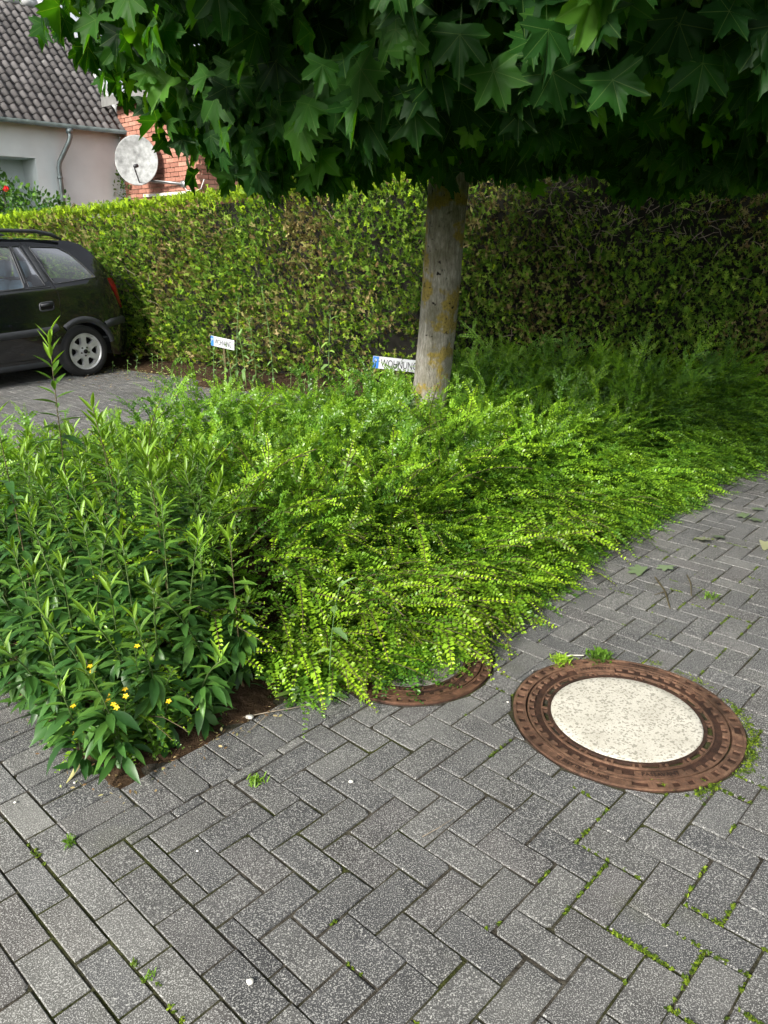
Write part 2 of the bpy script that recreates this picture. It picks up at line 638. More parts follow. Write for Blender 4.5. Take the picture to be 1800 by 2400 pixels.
def hedge_at(t):
    x = np.interp(t, HL, HEDGE[:, 0])
    y = np.interp(t, HL, HEDGE[:, 1])
    e = 0.4
    dx = np.interp(t + e, HL, HEDGE[:, 0]) - np.interp(t - e, HL, HEDGE[:, 0])
    dy = np.interp(t + e, HL, HEDGE[:, 1]) - np.interp(t - e, HL, HEDGE[:, 1])
    l = np.hypot(dx, dy)
    return x, y, dy / l, -dx / l        # point and the normal towards the camera


def hedge_front_y(x):
    return np.interp(x, HEDGE[:, 0], HEDGE[:, 1])


# pavers: rectangles in (a, b), clipped to their field and to the manholes
def clip_poly(poly, n, d):
    """keep the side where p.n >= d"""
    out = []
    for i in range(len(poly)):
        p, q = poly[i], poly[(i + 1) % len(poly)]
        dp, dq = p @ n - d, q @ n - d
        if dp >= 0:
            out.append(p)
        if dp * dq < 0:
            out.append(p + (q - p) * (dp / (dp - dq)))
    return out


def poly_area(P):
    P = np.array(P)
    x, y = P[:, 0], P[:, 1]
    return 0.5 * abs(np.dot(x, np.roll(y, -1)) - np.dot(y, np.roll(x, -1)))


rects = []       # (a0, a1, b0, b1, kind)
FIELD_A0, FIELD_B0 = 0.772, -1.722
for i in range(-20, 110):
    for j in range(-130, 80):
        k = (i - j + 3) % 4
        a, b = 1.122 + 0.1 * i, -0.882 + 0.1 * j
        if k == 0:
            r = (a, a + 0.2, b, b + 0.1)
        elif k == 3:
            r = (a, a + 0.1, b, b + 0.2)
        else:
            continue
        a0, a1, b0, b1 = r
        # footway field
        c0, c1, d0, d1 = max(a0, FIELD_A0), a1, max(b0, FIELD_B0), b1
        if c1 - c0 > 0.025 and d1 - d0 > 0.025:
            rects.append((c0, c1, d0, d1, 0))
        # driveway behind the bed
        d1 = min(b1, BED_B - 0.02)
        if d1 - b0 > 0.03:
            rects.append((a0, a1, b0, d1, 1))
# soldier course along the front of the bed
for i in range(110):
    a = FIELD_A0 + 0.1 * i
    if i > 0:
        rects.append((a, a + 0.1, BED_F + 0.018, FIELD_B0, 0))
for j in range(60):
    b = FIELD_B0 - 0.1 * (j + 1)
    rects.append((0.672, BED_A + 0.012, b, b + 0.1, 0))
# stretcher courses to the left (running along b)
for c, (a0, a1, kind) in enumerate([(0.672, 0.772, 0), (0.579, 0.672, 2), (0.488, 0.577, 2), (0.394, 0.488, 2), (0.294, 0.394, 2), (0.194, 0.294, 2), (0.094, 0.194, 2), (-0.006, 0.094, 2)]):
    off = [0.0, 0.08, 0.16, 0.05, 0.15, 0.07, 0.17, 0.02][c]
    for j in range(-40, 40):
        b = 0.2 * j + off
        if c == 0:
            b0_ = max(b, FIELD_B0)
            if b + 0.2 - b0_ > 0.03:
                rects.append((a0, a1, b0_, b + 0.2, kind))
            continue
        rects.append((a0, a1, b, b + 0.2, kind))
for c in range(30):                                       # left of the bed, beyond the corner
    a0 = -0.006 - 0.1 * (c + 1)
    for j in range(-40, 40):
        rects.append((a0, a0 + 0.1, 0.2 * j + 0.1 * (c % 2), 0.2 * j + 0.1 * (c % 2) + 0.2, 2))

pieces = []
for a0, a1, b0, b1, kind in rects:
    ca, cb = (a0 + a1) / 2, (b0 + b1) / 2
    c = ab(ca, cb)
    if c[1] < 0.5 or c[1] > 16:
        continue
    if abs(c[0]) > 0.62 * c[1] + 0.9 or (c[1] > 6.5 and c[0] > 0.5):
        continue
    if ca > BED_A + 0.2 and BED_B - 0.02 < cb < BED_F - 0.1:
        continue
    if c[1] > hedge_front_y(c[0]) + 0.1:
        continue
    g = 0.0032
    # courses do not sit perfectly: a little shift of each paver
    ja, jb = random.uniform(-0.0012, 0.0012), random.uniform(-0.0012, 0.0012)
    poly = [ab(a0 + g + ja, b0 + g + jb), ab(a1 - g + ja, b0 + g + jb), ab(a1 - g + ja, b1 - g + jb), ab(a0 + g + ja, b1 - g + jb)]
    full = (abs((a1 - a0) * (b1 - b0) - 0.02) < 1e-5)
    cut = False
    for mc, mr in ((MAN1, MAN1_R), (MAN2, MAN2_R)):
        if np.linalg.norm(c - mc) < mr + 0.13:
            n = (c - mc) / max(1e-6, np.linalg.norm(c - mc))
            before = poly_area(poly)
            poly = clip_poly(poly, n, mc @ n + mr + 0.006)
            if len(poly) < 3 or poly_area(poly) < 0.0012:
                poly = None
                break
            cut = cut or poly_area(poly) < before - 1e-6
    if poly is None:
        continue
    pieces.append((poly, kind, full and not cut, (a1 - a0) > (b1 - b0)))


def prism(poly, top, bot, bev):
    P = np.array(poly)
    c = P.mean(axis=0)
    n = len(P)
    inset = []
    for i in range(n):
        d = c - P[i]
        inset.append(P[i] + d / np.linalg.norm(d) * bev * 1.35)
    V = [(*p, top) for p in inset] + [(*p, top - bev * 0.8) for p in P] + [(*p, bot) for p in P]
    F = [tuple(range(n))]
    for r in (0, 1):
        for i in range(n):
            j = (i + 1) % n
            F.append((r * n + i, (r + 1) * n + i, (r + 1) * n + j, r * n + j))
    return V, F


def ccw(poly):
    P = np.array(poly)
    x, y = P[:, 0], P[:, 1]
    s = np.dot(x, np.roll(y, -1)) - np.dot(y, np.roll(x, -1))
    return poly if s > 0 else poly[::-1]


cent = np.array([np.mean(p[0], axis=0) for p in pieces])
px, py, dep = project(np.c_[cent, np.zeros(len(cent))])
ar = np.array([poly_area(p[0]) for p in pieces])
vis = (px > -80) & (px < 1880) & (py > 1120) & (py < 2480)
hidden = (to_ab(cent)[0] > BED_A) & (to_ab(cent)[1] < BED_F)
size = np.where(vis & ~hidden, ar / np.maximum(dep, 0.3) ** 3, 0)
big = set(np.argsort(-size)[:300].tolist())
# shared paver shapes
paver_shapes = {}
for kind, mat in ((0, M_PAVER), (2, M_KERB)):
    for w in range(7):
        hx, hy = 0.1 - 0.0032, 0.05 - 0.0032
        j = lambda: random.uniform(-0.0022, 0.0015)
        poly = [(-hx + j(), -hy + j()), (hx + j(), -hy + j()), (hx + j(), hy + j()), (-hx + j(), hy + j())]
        if w >= 4:                                        # a chipped corner or two
            cidx = {random.randrange(4), random.randrange(4)} if w == 6 else {random.randrange(4)}
            out_ = []
            for ci in range(4):
                if ci in cidx:
                    c0_, p0_, n0_ = Vector(poly[ci]), Vector(poly[ci - 1]), Vector(poly[(ci + 1) % 4])
                    out_ += [tuple(c0_ + (p0_ - c0_).normalized() * random.uniform(0.005, 0.014)), tuple(c0_ + (n0_ - c0_).normalized() * random.uniform(0.005, 0.014))]
                else:
                    out_.append(poly[ci])
            poly = out_
        Vp, Fp = prism(poly, 0.0, -0.06, 0.0035)
        paver_shapes[kind, w] = mesh_py('paver', Vp, Fp, mat)
rest = {0: MB(), 2: MB()}
rest_r = {0: [], 2: []}
for i, (poly, kind, full, along_a) in enumerate(pieces):
    kk = 2 if kind == 2 else 0
    # the surface dips and single stones have settled
    z = 0.004 * (vnoise(np.array(cent[i][0] * 1.3), np.array(cent[i][1] * 1.3), 3) - 0.5) + random.uniform(-0.0016, 0.0016)
    if i in big:
        tilt = Matrix.Rotation(random.gauss(0, 0.008), 4, 'X') @ Matrix.Rotation(random.gauss(0, 0.006), 4, 'Y')
        if full:
            m = Matrix.Translation((*cent[i], z)) @ Matrix.Rotation(ROT_AB + (0 if along_a else math.pi / 2) + random.choice((0, math.pi)), 4, 'Z') @ tilt
            ob('paver', paver_shapes[kk, random.randrange(7)], paving, mtx=m)
        else:
            Vp, Fp = prism([q - cent[i] for q in ccw(poly)], 0.0, -0.06, 0.0035)
            ob('paver', mesh_py('cut paver', Vp, Fp, M_KERB if kk == 2 else M_PAVER), paving, mtx=Matrix.Translation((*cent[i], z)) @ tilt)
    else:
        Vp, Fp = prism(ccw(poly), z, -0.04, 0.0035)
        rest[kk].add(Vp, Fp)
        rest_r[kk] += [random.random()] * len(Vp)
for kk, mat in ((0, M_PAVER), (2, M_KERB)):
    me = rest[kk].mesh('far_pavers', mat)
    at = me.attributes.new('rnd', 'FLOAT', 'POINT')
    at.data.foreach_set('value', np.array(rest_r[kk], np.float32))
    ob('far_pavers', me, paving, kind='stuff')

# soil of the bed: an uneven sheet, spilling a little over the kerb
na, nb = 150, 70
aa = np.linspace(BED_A - 0.10, 9.5, na)
bb = np.linspace(BED_B - 0.1, BED_F + 0.10, nb)
A, B = np.meshgrid(aa, bb, indexing='ij')
Z = 0.03 + 0.05 * vnoise(A * 3, B * 3, 1) + 0.02 * vnoise(A * 14, B * 14, 2)
edge = np.minimum(np.minimum(A - (BED_A - 0.10), (BED_F + 0.10) - B), B - (BED_B - 0.1))
wob = 0.09 * vnoise(A * 7, B * 7, 5) + 0.05 * vnoise(A * 23, B * 23, 6)
Z = np.where(edge < wob + 0.02, -0.03, 0.004 + (Z - 0.004) * np.clip((edge - wob) / 0.22, 0, 1))
# rounded near corner
cr = np.hypot(np.maximum(0, (BED_A + 0.12) - A), np.maximum(0, B - (BED_F - 0.12)))
Z = np.where(cr > 0.16, -0.03, Z)
Pxy = A[..., None] * U + B[..., None] * Vv
Vs = np.c_[Pxy.reshape(-1, 2), Z.ravel()]
idx = np.arange(na * nb).reshape(na, nb)
q = np.stack([idx[:-1, :-1], idx[1:, :-1], idx[1:, 1:], idx[:-1, 1:]], -1).reshape(-1, 4)
soil = ob('soil', mesh_np('soil', Vs, np.concatenate([q[:, [0, 1, 2]], q[:, [0, 2, 3]]]), M_SOIL, smooth=True))
soil['kind'] = 'structure'
# soil strip along the hedge foot
tt = np.linspace(0, HL[-1], 160)
hx, hy, nx, ny = hedge_at(tt)
Vs, Fs = [], []
for i in range(len(tt)):
    w = 0.34 + 0.22 * float(vnoise(np.array(tt[i] * 2.1), np.array(0.3), 8)) + (0.2 if -1.9 < hx[i] < 0.6 else 0)
    for s, z in ((w, 0.003), (w - 0.1, 0.02), (0.1, 0.05), (-0.7, 0.05)):
        Vs.append((hx[i] + nx[i] * s, hy[i] + ny[i] * s, z))
for i in range(len(tt) - 1):
    for k in range(3):
        Fs.append((i * 4 + k, i * 4 + k + 1, i * 4 + 5 + k, i * 4 + 4 + k))
st = ob('soil_strip', mesh_py('soil_strip', Vs, Fs, M_SOIL, True))
st['kind'] = 'structure'
#PART2

# ------------------------------------------------------------------ manholes


def arc_prism(mb, r0, r1, a0, a1, z0, z1, n=None):
    n = n or max(1, int(math.ceil(abs(a1 - a0) / R(5))))
    closed = abs(abs(a1 - a0) - 2 * math.pi) < 1e-6
    V, F = [], []
    for i in range(n + 1):
        a = a0 + (a1 - a0) * i / n
        c, s = math.cos(a), math.sin(a)
        V += [(r0 * c, r0 * s, z0), (r1 * c, r1 * s, z0), (r1 * c, r1 * s, z1), (r0 * c, r0 * s, z1)]
    for i in range(n):
        o, p = 4 * i, 4 * i + 4
        F += [(o + 3, o + 2, p + 2, p + 3), (o + 2, o + 1, p + 1, p + 2), (o, o + 3, p + 3, p)]
    if not closed:
        F += [(0, 1, 2, 3), (4 * n + 3, 4 * n + 2, 4 * n + 1, 4 * n)]
    mb.add(V, F)


def text_mesh(txt, size, extrude):
    cu = bpy.data.curves.new('lettering', 'FONT')
    cu.body = txt
    cu.size = size
    cu.extrude = extrude
    cu.resolution_u = 3
    cu.align_x = 'CENTER'
    o = bpy.data.objects.new('lettering', cu)
    COL.objects.link(o)
    dg = bpy.context.evaluated_depsgraph_get()
    me = bpy.data.meshes.new_from_object(o.evaluated_get(dg))
    bpy.data.objects.remove(o)
    bpy.data.curves.remove(cu)
    return me


def arc_text(mb, txt, size, r, ang, outward, z, stretch=1.0):
    me = text_mesh(txt, size, 0.0014)
    V = []
    for v in me.vertices:
        x, y = v.co.x * stretch, v.co.y
        if outward:
            rr, t = r + y, ang - x / r
        else:
            rr, t = r - y, ang + x / r
        V.append((rr * math.cos(t), rr * math.sin(t), z + v.co.z))
    mb.add(V, [tuple(p.vertices) for p in me.polygons])
    bpy.data.meshes.remove(me)


M_RUST = rust_mat('rusty cast iron', (0.018, 0.010, 0.007), (0.05, 0.024, 0.015), (0.10, 0.05, 0.03))
M_RUST_W = rust_mat('worn rusty iron edges', (0.055, 0.030, 0.020), (0.145, 0.078, 0.048), (0.25, 0.155, 0.10))
M_RUST_D = rust_mat('dark cast letters', (0.02, 0.011, 0.008), (0.04, 0.02, 0.013), (0.07, 0.036, 0.02))
M_HOLE = simple('dark shaft', (0.008, 0.007, 0.006), 1.0)
M_TERR = terrazzo_mat('pale exposed aggregate concrete', (0.42, 0.40, 0.34), (0.60, 0.58, 0.51), (0.20, 0.19, 0.155), 0.76)
M_TERR2 = terrazzo_mat('weathered aggregate concrete', (0.10, 0.097, 0.085), (0.17, 0.165, 0.145), (0.06, 0.056, 0.05), 0.75)


def manhole(label, c, S, disc_mat, plates, rust, rust_w):
    t = thing('manhole', label, 'manhole', (c[0], c[1], 0), 0, 'manholes in the footway')
    TP = 2 * math.pi

    def scaled(mb):
        mb.V = [(x * S, y * S, z) for x, y, z in mb.V]
        return mb
    # frame ring with pockets
    f = MB()
    arc_prism(f, 0.344, 0.392, 0, TP, -0.06, -0.001, 96)
    fw = MB()
    arc_prism(fw, 0.381, 0.3905, 0, TP, -0.02, 0.0065, 96)
    arc_prism(fw, 0.3475, 0.357, 0, TP, -0.02, 0.0065, 96)
    pl = plates['frame']
    nb_ = 46
    for k in range(nb_):
        a = TP * k / nb_
        if any(abs((a - p[0] + math.pi) % TP - math.pi) < p[1] + 0.035 for p in pl):
            continue
        arc_prism(fw, 0.3565, 0.3815, a - 0.034, a + 0.034, -0.02, 0.0058, 1)
    for ang, half, txt, outw in pl:
        arc_prism(fw, 0.3575, 0.3805, ang - half, ang + half, -0.02, 0.0045)
    fr = ob('frame', scaled(f).mesh('frame', rust), t)
    ob('raised_rim', scaled(fw).mesh('raised_rim', rust_w), fr)
    # cover with vents
    cv, cw = MB(), MB()
    arc_prism(cv, 0.291, 0.3405, 0, TP, -0.05, -0.002, 96)
    arc_prism(cv, 0.259, 0.270, 0, TP, -0.05, 0.0035, 96)
    arc_prism(cw, 0.3335, 0.3405, 0, TP, -0.02, 0.0058, 96)
    pc = plates['cover']
    nt_ = 44
    for k in range(nt_):
        a = TP * (k + 0.5) / nt_
        if any(abs((a - p[0] + math.pi) % TP - math.pi) < p[1] + 0.04 for p in pc):
            continue
        arc_prism(cw, 0.317, 0.334, a - 0.036, a + 0.036, -0.02, 0.0052, 1)
    for ang, half, txt, outw in pc:
        arc_prism(cw, 0.306, 0.332, ang - half, ang + half, -0.02, 0.0046)
    arc_prism(cw, 0.287, 0.2925, 0, TP, -0.03, 0.0048, 96)
    ns = 20
    for k in range(ns):
        a = TP * k / ns
        w = TP / ns
        arc_prism(cv, 0.2695, 0.2875, a + w * 0.36, a + w * 0.64, -0.05, -0.001, 2)
        arc_prism(cw, 0.2695, 0.2875, a + w * 0.34, a + w * 0.42, -0.03, 0.0042, 1)
        arc_prism(cw, 0.2695, 0.2875, a + w * 0.58, a + w * 0.66, -0.03, 0.0042, 1)
        # rounded slot ends
        arc_prism(cv, 0.2695, 0.2735, a + w * 0.64, a + w * 0.72, -0.05, 0.002, 1)
        arc_prism(cv, 0.2835, 0.2875, a + w * 0.64, a + w * 0.72, -0.05, 0.002, 1)
        arc_prism(cv, 0.2695, 0.2735, a + w * 0.28, a + w * 0.36, -0.05, 0.002, 1)
        arc_prism(cv, 0.2835, 0.2875, a + w * 0.28, a + w * 0.36, -0.05, 0.002, 1)
    co = ob('cover', scaled(cv).mesh('cover', rust), t)
    ob('raised_teeth', scaled(cw).mesh('raised_teeth', rust_w), co)
    # dark shaft seen through the vents and the gap
    h = MB()
    arc_prism(h, 0.02, 0.37, 0, TP, -0.07, -0.052, 48)
    ob('shaft', scaled(h).mesh('shaft', M_HOLE), t)
    # concrete infill, faintly domed
    d = MB().lathe([(0.001, 0.0065), (0.12, 0.006), (0.22, 0.0052), (0.252, 0.0042), (0.2575, 0.0015), (0.2585, -0.03)], 72)
    ob('concrete_infill', scaled(d).mesh('concrete_infill', disc_mat, True), t)
    for par, lst, sz_, ro, ri in ((fr, pl, 0.0215, 0.3615, 0.3775), (co, pc, 0.0245, 0.3105, 0.3285)):
        for ang, half, txt, outw in lst:
            if txt:
                tx = MB()
                arc_text(tx, txt, sz_, ro if outw else ri, ang, outw, 0.0056, 0.95)
                ob('lettering', scaled(tx).mesh('lettering', M_RUST_D), par)
    return t


manhole('manhole cover with round white concrete centre and rusty iron rim on open paving', MAN1, 1.0, M_TERR,
        {'frame': [(R(-128), R(24.5), 'DIN 4271 KLASSE D', True), (R(63), R(15.5), 'PASSAVANT', True), (R(-22), R(5), '', True)],
         'cover': [(R(-87), R(14.5), 'PASSAVANT', False), (R(95), R(14), 'PASSAVANT', False)]}, M_RUST, M_RUST_W)
manhole('manhole cover half hidden under the overhanging honeysuckle shoots', MAN2, 0.336 / 0.392, M_TERR2,
        {'frame': [(R(-60), R(20), '', True)], 'cover': [(R(-100), R(14), '', False)]},
        M_RUST, rust_mat('dull rusty iron', (0.05, 0.026, 0.016), (0.12, 0.06, 0.035), (0.19, 0.10, 0.06)))

# ------------------------------------------------------------------ houses behind the hedge
CX = np.array([-4.972, 16.0])                      # inner corner between the two houses
M_RENDER = simple('white render', (0.73, 0.80, 0.82), 0.9, var=0.06, scale=2.5, bmp=0.25, bscale=90)
M_ZINC = simple('weathered zinc', (0.20, 0.24, 0.25), 0.45, 0.6, var=0.25, scale=6)
M_TILE = None


def tile_mat():
    m, nt, bs = new_mat('grey brown roof tile')
    p = pos(nt)
    c = ramp(nt, rnd_value(nt), [(0, (0.060, 0.056, 0.056)), (0.6, (0.095, 0.088, 0.088)), (1, (0.14, 0.132, 0.132))])
    c = mixc(nt, ramp(nt, noise(nt, 9, 5, 0.7, vec=p), [(0.62, 0.0), (0.78, 0.7)]), c, (0.30, 0.31, 0.30))
    nt.links.new(c, bs.inputs['Base Color'])
    bs.inputs['Roughness'].default_value = 0.85
    bump(nt, bs, noise(nt, 120, 3, vec=p), 0.3, 0.003)
    return m


def brick_mat():
    m, nt, bs = new_mat('red brick')
    p = pos(nt)
    c = ramp(nt, rnd_value(nt), [(0, (0.24, 0.10, 0.07)), (0.5, (0.33, 0.145, 0.10)), (1, (0.40, 0.20, 0.145))])
    c = mixc(nt, 1.0, c, ramp(nt, noise(nt, 30, 4, vec=p), [(0.3, 0.75), (0.7, 1.2)]), 'MULTIPLY')
    nt.links.new(c, bs.inputs['Base Color'])
    bs.inputs['Roughness'].default_value = 0.9
    return m


M_TILE = tile_mat()
M_TILE_PALE = simple('pale verge tile', (0.42, 0.43, 0.43), 0.8, var=0.3, scale=14)
M_BRICK = brick_mat()
M_MORTAR = simple('pale mortar', (0.42, 0.35, 0.26), 0.95, var=0.2, scale=12)


def H3(s, d, z):
    """white house frame: s along U from the corner, d outwards (towards Vv), z up"""
    p = CX + U * s + Vv * d
    return Vector((p[0], p[1], z))


wh = thing('white_house', 'white rendered house with grey tiled roof beyond the hedge', 'house', H3(-1.0, 0, 0))
O = wh.location.copy()


def hpart(name, mb, mat, parent, smooth=False, O=O):
    mb.V = [tuple(Vector(v) - O) for v in mb.V]
    return ob(name, mb.mesh(name, mat, smooth), parent)


EZ = 3.56
mb = MB()
# wall with a recessed porch opening
xs = [-9.0, -2.75, -1.67, 0.0]
zs = [0.0, 2.975, EZ]


def quad(mb, P):
    mb.add(P, [(0, 1, 2, 3)])


for i in range(3):
    for j in range(2):
        if i == 1 and j == 0:
            continue
        quad(mb, [H3(xs[i], 0, zs[j]), H3(xs[i + 1], 0, zs[j]), H3(xs[i + 1], 0, zs[j + 1]), H3(xs[i], 0, zs[j + 1])])
D = -0.55
quad(mb, [H3(-2.75, 0, 0), H3(-2.75, D, 0), H3(-2.75, D, 2.975), H3(-2.75, 0, 2.975)])
quad(mb, [H3(-1.67, D, 0), H3(-1.67, 0, 0), H3(-1.67, 0, 2.975), H3(-1.67, D, 2.975)])
quad(mb, [H3(-2.75, 0, 2.975), H3(-2.75, D, 2.975), H3(-1.67, D, 2.975), H3(-1.67, 0, 2.975)])
quad(mb, [H3(-2.75, D, 0), H3(-1.67, D, 0), H3(-1.67, D, 2.975), H3(-2.75, D, 2.975)])
# gable end
quad(mb, [H3(0, 0, 0), H3(0, -6.0, 0), H3(0, -6.0, EZ), H3(0, 0, EZ)])
mb.add([H3(0, 0, EZ), H3(0, -4.4, EZ), H3(0, -2.2, EZ + 2.2)], [(0, 1, 2)])
quad(mb, [H3(-9, -6, 0), H3(-9, 0, 0), H3(-9, 0, EZ), H3(-9, -6, EZ)])
hpart('wall', mb, M_RENDER, wh)
mb = MB()
for k in range(30):                                      # soffit vents under the eave
    mb.box((0, 0, 0), (0.001, 0.001, 0.001)) if False else None
quad(mb, [H3(-9, 0.16, EZ - 0.01), H3(0.06, 0.16, EZ - 0.01), H3(0.06, 0.0, EZ - 0.01), H3(-9, 0.0, EZ - 0.01)])
hpart('soffit', mb, simple('grey soffit boards', (0.3, 0.3, 0.3), 0.8, var=0.2), wh)
# roof planes
mb = MB()
quad(mb, [H3(-9.2, 0.2, EZ - 0.04), H3(0.08, 0.2, EZ - 0.04), H3(0.08, -2.2, EZ + 2.36), H3(-9.2, -2.2, EZ + 2.36)])
quad(mb, [H3(0.08, -4.7, EZ - 0.14), H3(-9.2, -4.7, EZ - 0.14), H3(-9.2, -2.2, EZ + 2.36), H3(0.08, -2.2, EZ + 2.36)])
roof = hpart('roof', mb, simple('roof boarding', (0.05, 0.045, 0.04), 0.9), wh)
# pantile, shared shape: S-curved cross-section, thicker at the lower lip
TW, TG = 0.158, 0.19
Vt, Ft = [], []
nx_ = 8
for row in (0, 1):
    for lay in (0, 1):
        for i in range(nx_ + 1):
            x = i / nx_
            zz = 0.026 * math.sin(2 * math.pi * (x - 0.15)) + (0.03 if row == 0 else 0.008) - lay * 0.014
            Vt.append(((x - 0.5) * TW * 1.06, (row - 0.12) * TG * 1.12, zz))
for i in range(nx_):
    o = lambda r, l, k: (r * 2 + l) * (nx_ + 1) + k
    Ft += [(o(0, 0, i), o(0, 0, i + 1), o(1, 0, i + 1), o(1, 0, i)), (o(0, 1, i), o(0, 1, i + 1), o(0, 0, i + 1), o(0, 0, i))]
tile_me = mesh_py('roof_tile', Vt, Ft, M_TILE, True)
tile_far = MB()
roof_dir = (H3(0, -1, 1) - H3(0, 0, 0)).normalized()
roof_x = (H3(1, 0, 0) - H3(0, 0, 0)).normalized()
roof_n = roof_x.cross(roof_dir)
RM = Matrix((roof_x, roof_dir, roof_n)).transposed().to_4x4()
rows = 17
nt_single = 0
for r in range(rows):
    for c in range(57):
        s = 0.08 - TW * (c + 0.5)
        d = 0.2 - r * TG / math.sqrt(2)
        p = H3(s, d, EZ - 0.03 + r * TG / math.sqrt(2)) + roof_n * 0.012
        jit = Matrix.Rotation(random.uniform(-0.02, 0.02), 4, 'Z')
        if c < 17 and nt_single < 290:
            nt_single += 1
            ob('roof_tile', tile_me, roof, mtx=Matrix.Translation(p - O) @ RM @ jit)
        else:
            m = Matrix.Translation(p) @ RM
            tile_far.add([m @ Vector(v) for v in Vt], Ft)
tf = hpart('roof_tiles_far', tile_far, M_TILE, roof, True)
tf['kind'] = 'stuff'
# pale verge tiles and ridge
for r in range(rows):
    d = 0.2 - r * TG / math.sqrt(2)
    p = H3(0.10, d, EZ + r * TG / math.sqrt(2)) - O
    vb = MB().box((0, 0.09, 0.03), (0.055, 0.105, 0.035))
    ob('verge_tile', vb.mesh('verge_tile', M_TILE_PALE), roof, mtx=Matrix.Translation(p) @ RM @ Matrix.Rotation(random.uniform(0.02, 0.07), 4, 'X'))
for k in range(14):
    p = H3(-0.1 - 0.32 * k, -2.2, EZ + 2.36) - O
    rb = MB().tube([(-0.17, 0, 0), (0.17, 0, 0.015)], 0.09, 10)
    ob('ridge_tile', rb.mesh('ridge_tile', M_TILE_PALE, True), roof, mtx=Matrix.Translation(p) @ Matrix.Rotation(ROT_AB, 4, 'Z'))
# gutter (half round) and downpipe
mb = MB()
ng = 10
V, F = [], []
for i, s in enumerate((-9.2, 0.1)):
    for k in range(ng + 1):
        a = math.pi * k / ng
        V.append(H3(s, 0.25 + 0.065 * math.cos(a), EZ - 0.02 - 0.065 * math.sin(a)))
for k in range(ng):
    F.append((k, k + 1, ng + 2 + k, ng + 1 + k))
F += [tuple(range(ng + 1)), tuple(range(2 * ng + 1, ng, -1))]
mb.add(V, F)
hpart('gutter', mb, M_ZINC, wh, True)
mb = MB()
mb.tube([H3(-1.11, 0.25, EZ - 0.06), H3(-1.11, 0.25, EZ - 0.22), H3(-1.13, 0.22, EZ - 0.30), H3(-1.28, 0.09, EZ - 0.62), H3(-1.30, 0.07, EZ - 0.72), H3(-1.30, 0.07, 0.0)], 0.042, 10)
mb.tube([H3(-1.11, 0.25, EZ - 0.08), H3(-1.11, 0.25, EZ - 0.16)], 0.06, 10)
mb.tube([H3(-1.30, 0.07, 2.7), H3(-1.30, 0.07, 2.66)], 0.05, 10)
hpart('downpipe', mb, M_ZINC, wh, True)


# ---- brick house
def B3(s, d, z):
    """s along Vv from the corner (nearer the camera), d outwards towards -U"""
    p = CX + Vv * s - U * d
    return Vector((p[0], p[1], z))


BH_S, BH_Z = 2.55, 4.1
bh = thing('brick_house', 'red brick house behind the hedge, partly hidden by maple leaves', 'house', B3(1.2, -1.0, 0))
OB = bh.location.copy()
mb = MB()
q0, q1 = B3(0.02, 0.0, 0), B3(BH_S, 0.0, 0)
qe = B3(BH_S, -6.5, 0)
qb = B3(0.02, -6.5, 0)
for p, q_ in ((q0, q1), (q1, qe), (qe, qb), (qb, q0)):
    quad(mb, [p, q_, q_ + Vector((0, 0, BH_Z)), p + Vector((0, 0, BH_Z))])
bw = hpart('wall', mb, M_MORTAR, bh, O=OB)
CH, BL = 0.0765, 0.25
bv, bf = [], [(0, 1, 3, 2), (4, 6, 7, 5), (0, 4, 5, 1), (2, 3, 7, 6), (0, 2, 6, 4), (1, 5, 7, 3)]


def brick_mesh(l):
    mbb = MB().box((0, 0, 0), (l / 2 - 0.006, 0.022, CH / 2 - 0.006))
    return mbb.mesh('brick', M_BRICK)


bm_full, bm_half = brick_mesh(BL), brick_mesh(BL / 2)
ANG_V = math.atan2(Vv[1], Vv[0])
brick_rest = MB()
brick_r = []
nsingle = 0
for r in range(int(BH_Z / CH)):
    z = CH * (r + 0.5)
    s = 0.03
    first = True
    while s < BH_S - 0.05:
        l = BL / 2 if (first and r % 2) else BL
        l = min(l, BH_S - s)
        first = False
        p = B3(s + l / 2, 0.004 + random.uniform(-0.003, 0.003), z)
        if z > 2.15 and nsingle < 300 and l > BL / 2 - 0.01:
            nsingle += 1
            me = bm_full if abs(l - BL) < 1e-6 else (bm_half if abs(l - BL / 2) < 1e-6 else brick_mesh(l))
            ob('brick', me, bw, mtx=Matrix.Translation(p - OB) @ Matrix.Rotation(ANG_V + random.uniform(-0.01, 0.01), 4, 'Z'))
        elif z > 1.4:
            m = Matrix.Translation(p) @ Matrix.Rotation(ANG_V, 4, 'Z')
            brick_rest.box((0, 0, 0), (l / 2 - 0.006, 0.02, CH / 2 - 0.006), m)
            brick_r += [random.random()] * 8
        s += l
# the wing wall running back from the near corner
for r in range(int(2.0 / CH), int(BH_Z / CH)):
    z = CH * (r + 0.5)
    s = 0.0 if r % 2 else -BL / 2
    while s < 6.5 - BL:
        p = B3(BH_S + 0.003, -(s + BL / 2), z)
        m = Matrix.Translation(p) @ Matrix.Rotation(ROT_AB, 4, 'Z')
        brick_rest.box((0, 0, 0), (BL / 2 - 0.006, 0.02, CH / 2 - 0.006), m)
        brick_r += [random.random()] * 8
        s += BL
brick_rest.V = [tuple(Vector(v) - OB) for v in brick_rest.V]
me = brick_rest.mesh('bricks_far', M_BRICK)
me.attributes.new('rnd', 'FLOAT', 'POINT').data.foreach_set('value', np.array(brick_r, np.float32))
ob('bricks_far', me, bw, kind='stuff')
mb = MB()
quad(mb, [B3(-0.1, 0.25, BH_Z), B3(BH_S + 0.25, 0.25, BH_Z), B3(BH_S + 0.25, -6.6, BH_Z + 0.05), B3(-0.1, -6.6, BH_Z + 0.05)])
